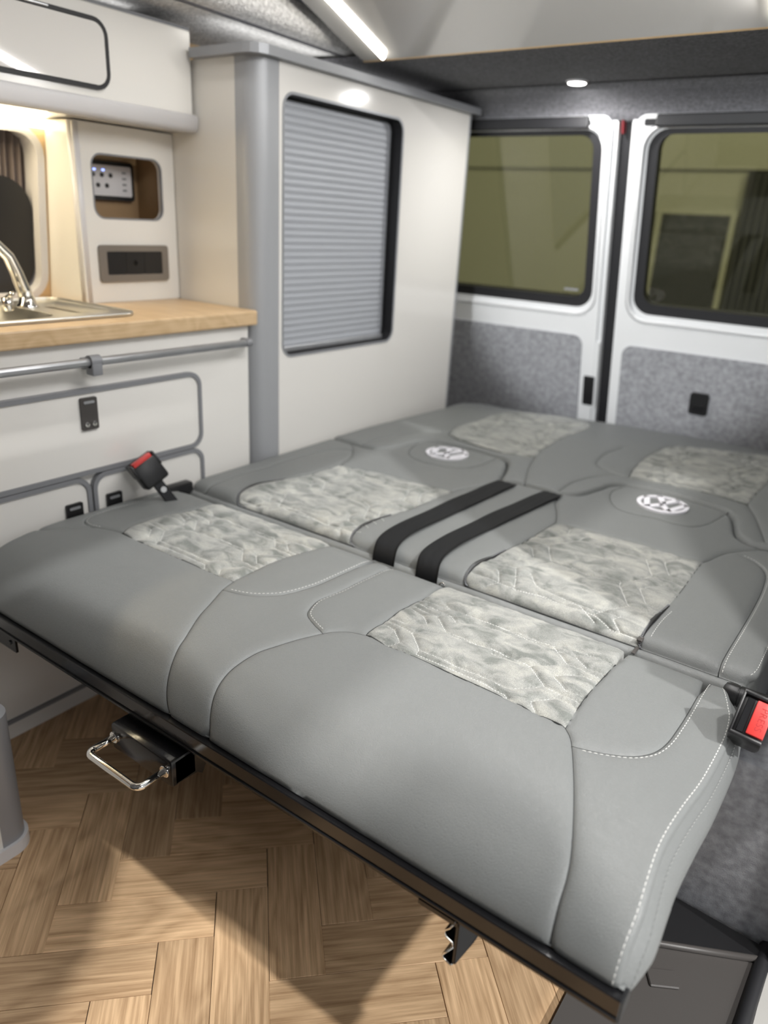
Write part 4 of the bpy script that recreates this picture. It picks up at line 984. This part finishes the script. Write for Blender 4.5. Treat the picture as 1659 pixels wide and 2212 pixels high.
MB().lathe((-1.43, .805, .7665), [(.021, 0), (.021, .004), (.016, .009), (.014, .02)], n=20).build('base', CHR, tp, True)
MB().tube([(-1.43, .806, .775), (-1.43, .800, .80), (-1.43, .790, .832), (-1.425, .775, .862), (-1.42, .75, .885), (-1.41, .71, .897), (-1.40, .66, .895), (-1.40, .62, .885)], [.0145, .0135, .0125, .0115, .011, .0105, .010, .010], 14, flat=.75).build('spout', CHR, tp, True)
MB().tube([(-1.405, .752, .767), (-1.405, .752, .790)], .010, 12).tube([(-1.405, .752, .790), (-1.380, .752, .800)], .0045, 8).build('lever', CHR, tp, True)

# panel with niche and sockets behind the worktop
pn = empty('niche_cabinet', (-1.5, 1.08, .762), 'cream cabinet on the worktop with a rounded niche above a socket plate', 'cabinet')
MB().plate(FX(-1.465), rrect(.958, .7625, 1.204, 1.113, .003, 1), [rrect(.996, .935, 1.168, 1.056, .022)[::-1]], .012).build('front_panel', LAM, pn)
MB().plate(FX(-1.4645), rrect(.993, .932, 1.171, 1.059, .025), [rrect(.9965, .9355, 1.1675, 1.0555, .0215)[::-1]], .006).build('niche_edging', TRIM, pn)
nb = MB(); nb.box((-1.565, .985, .925), (-1.56, 1.18, 1.066)); nb.box((-1.56, .985, .925), (-1.478, 1.18, .930)); nb.box((-1.56, .985, 1.061), (-1.478, 1.18, 1.066)); nb.box((-1.56, 1.175, .93), (-1.478, 1.18, 1.061)); nb.box((-1.56, .985, .93), (-1.478, .990, 1.061)); nb.build('niche_lining', NICHE, pn)
MB().box((-1.60, .955, .7625), (-1.478, .967, 1.113)).build('return_panel', LAM, pn)
MB().tube([(-1.476, .967, .7625), (-1.476, .967, 1.113)], .0125, 14).build('corner_trim', WPL, pn, True)
cp = empty('control_panel', (-1.555, 1.09, 1.0), 'white control panel with small buttons inside the niche', 'control panel')
MB().plate(FX(-1.548), rrect(1.005, .970, 1.158, 1.050, .008, 3), [], .011).build('bezel', BLK, cp, auto=40)
MB().plate(FX(-1.5465), rrect(1.013, .979, 1.150, 1.041, .004, 3), [], .003).build('face', WPL, cp)
for i in range(4): MB().lathe((-1.5465, 1.030+i*.022, 1.021), [(.005, 0), (.0045, .002), (.002, .0025)], (1, 0, 0), 12).build('button', BLK, cp)
for i in range(3): MB().lathe((-1.5465, 1.041+i*.022, 1.000), [(.005, 0), (.0045, .002), (.002, .0025)], (1, 0, 0), 12).build('button', BLK, cp)
for i in range(4): MB().box((-1.5465, 1.126, .990+i*.012), (-1.5455, 1.136, .994+i*.012)).build('indicator', TRIM, cp)
BL = mat('blue_led', (.2, .3, 1), .3, emit=((.3, .4, 1), 3))
for i in range(3): MB().box((-1.5465, 1.031+i*.022, 1.0295), (-1.5455, 1.037+i*.022, 1.0325)).build('led', BL, cp)
so = empty('socket_plate', (-1.464, 1.08, .84), 'black triple socket in a brushed metal frame below the niche', 'socket')
MB().plate(FX(-1.459), rrect(.993, .805, 1.173, .881, .007, 3), [rrect(1.011, .820, 1.155, .868, .003, 2)[::-1]], .006).build('frame', mat('brushed_socket_frame', (.24, .215, .19), .4, .4), so, auto=30)
for i in range(3): MB().plate(FX(-1.460), rrect(1.0112+.048*i, .8202, 1.0586+.048*i, .8678, .002, 2), [], .005).build('socket', BLK, so)
MB().lathe((-1.460, 1.083, .844), [(.006, 0), (.005, .0015), (.003, .0016), (.003, -.002)], (1, 0, 0), 14).build('usb_port', BLKG, so)

# overhead cupboard
oc = empty('overhead_cupboard', (-1.5, .5, 1.12), 'glossy cream overhead cupboard above the sink', 'cupboard')
MB().box((-1.565, -.5, 1.116), (-1.389, 1.2005, 1.303), .002, 1).build('carcass', LAM, oc)
od = MB().plate(FX(-1.384), rrect(.2, 1.170, .990, 1.273, .022), [], .012).build('door', GLOSS, oc)
MB().plate(FX(-1.3835), rrect(.192, 1.162, .998, 1.281, .030), [rrect(.199, 1.169, .991, 1.274, .023)[::-1]], .008).build('door_seal', RUB, od)
MB().box((-1.3835, .835, 1.276), (-1.3815, .88, 1.280), .001, 1).build('catch', ALU, od)
lr = MB(); pr = [(-1.389, 1.148), (-1.379, 1.148), (-1.3745, 1.144), (-1.373, 1.138), (-1.3745, 1.122), (-1.379, 1.115), (-1.389, 1.112)]
lr.plate(FY(1.2), pr, [], 1.7); 
lr = MB(); v = [(x, y, z) for y in (-.5, 1.2) for x, z in pr]; n = len(pr)
lr.add(v, [(k, (k+1) % n, n+(k+1) % n, n+k) for k in range(n)]+[tuple(range(n))[::-1], tuple(range(n, 2*n))]).build('light_rail', WPL, oc, True)
MB().box((-1.565, -.5, 1.303), (-1.392, 1.2, 1.309)).build('top_trim', TRIM, oc)
ul = empty('cupboard_light', (-1.55, .7, 1.108), 'warm glowing strip light under the overhead cupboard', 'light')
MB().box((-1.556, .25, 1.097), (-1.538, .955, 1.1125), .002, 1).build('diffuser', LEDW, ul)
lamp('cupboard_glow', 'AREA', (-1.535, .6, 1.095), 1.9, (1, .83, .55), .5, aim=(-1.50, .6, .5), shape='RECTANGLE', size_y=.03)

# ------------------------------------------------------------------ tall wardrobe with roller shutter
T = empty('tall_wardrobe', (-1.4, 1.65, 0), 'tall cream wardrobe with silver roller shutter beside the rear doors', 'wardrobe')
MB().plate(FX(-1.205), rrect(1.272, 0, 2.050, 1.252, .002, 1), [rrect(1.285, .652, 1.724, 1.198, .030)[::-1]], .018).build('aisle_panel', LAMI, T)
MB().plate(FY(1.206), rrect(-1.52, .0, -1.2665, 1.252, .002, 1), [], .015).build('front_panel', LAM, T)
cpst = MB(); pr = []
for i in range(9): a = math.radians(180+90*i/8); pr.append((-1.247+.041*math.cos(math.radians(-90+90*i/8)), 1.247+.041*math.sin(math.radians(-90+90*i/8))))
pr += [(-1.206, 1.274), (-1.222, 1.274), (-1.222, 1.25), (-1.249, 1.222), (-1.266, 1.222), (-1.266, 1.206)]
v = [(x, y, z) for z in (0, 1.252) for x, y in pr]; n = len(pr)
cpst.add(v, [(k, (k+1) % n, n+(k+1) % n, n+k) for k in range(n)]+[tuple(range(n))[::-1], tuple(range(n, 2*n))]).build('corner_post', POST, T, auto=40)
MB().box((-1.221, 2.050, 0), (-1.204, 2.060, 1.252), .001, 1).build('edge_strip', ALUD, T)
MB().box((-1.52, 2.035, 0), (-1.222, 2.050, 1.252)).build('rear_panel', LAM, T)
cap = [(-1.60, 1.19), (-1.225, 1.19), (-1.205, 1.195), (-1.192, 1.207), (-1.186, 1.226), (-1.186, 2.082), (-1.60, 2.082)]
cap = [(-1.378, 1.186), (-1.222, 1.186), (-1.205, 1.190), (-1.192, 1.201), (-1.186, 1.222), (-1.186, 2.080), (-1.51, 2.080), (-1.51, 1.3), (-1.378, 1.22)]
MB().plate(FZ(1.270), cap, [], .0175).build('top_cap', ALUD, T)
MB().plate(FX(-1.2035), rrect(1.281, .648, 1.728, 1.202, .034), [rrect(1.2865, .6535, 1.7225, 1.1965, .0285)[::-1]], .004).build('shutter_trim', ALUD, T)
MB().plate(FX(-1.2055), rrect(1.2845, .6515, 1.7245, 1.1985, .0305), [rrect(1.287, .654, 1.722, 1.196, .028)[::-1]], .034).build('shutter_lining', RUB, T)
rs = MB().plate(FX(-1.2335), rrect(1.26, .63, 1.75, 1.22, .01, 2), [rrect(1.292, .66, 1.716, 1.19, .02)[::-1]], .012).build('shutter_guide', BLK, T)
pitch_ = .01545; sv = []; ns = 7
prof = [(0, 0), (.0010, .0010), (.0016, .0035), (.0017, .0075), (.0013, .0105), (.0004, .0120), (.0016, .0130), (.0022, .0142), (.0012, .0153)]
for i in range(35):
    z = .652+i*pitch_; n = len(prof)
    v = [(-1.2385+dx, y, z+dz) for y in (1.27, 1.74) for dx, dz in prof]+[(-1.2400, y, z+q) for y in (1.27, 1.74) for q in (0, .0153)]
    f = [(k, n+k, n+k+1, k+1) for k in range(n-1)]
    o = mesh_obj('slat', [(a, b_, c_) for a, b_, c_ in v], [tuple(reversed(q)) for q in f]+[(2*n, 2*n+1, 2*n+3, 2*n+2)], SLAT, rs, True)
MB().box((-1.2375, 1.30, .655), (-1.2275, 1.71, .668), .002, 1).build('bottom_bar', ALU, rs)

# low cabinet end at the left edge of the picture
fc_ = empty('low_cabinet', (-1.05, .25, 0), 'low cream cabinet end with grey corner post and white foot at the left edge', 'cabinet')
MB().box((-1.20, -.2, .0), (-.958, .408, .25), .002, 1).build('end_panel', LAM, fc_)
pr = [(-.9565+.0, .395)]+[(-.985+.0285*math.cos(math.radians(t)), .412+.0285*math.sin(math.radians(t))) for t in range(0, 91, 10)]+[(-1.02, .4405), (-1.02, .40)]
v = [(x, y, z) for z in (.02, .25) for x, y in pr]; n = len(pr)
MB().add(v, [(k, (k+1) % n, n+(k+1) % n, n+k) for k in range(n)]+[tuple(range(n))[::-1], tuple(range(n, 2*n))]).build('corner_post', ALUD, fc_, auto=40)
pr = [(-.951, -.2)]+[(-.985+.034*math.cos(math.radians(t)), .412+.034*math.sin(math.radians(t))) for t in range(0, 91, 9)]+[(-1.2, .446), (-1.2, -.2)]
MB().plate(FZ(.022), pr, [], .022).build('foot_trim', WPL, fc_)
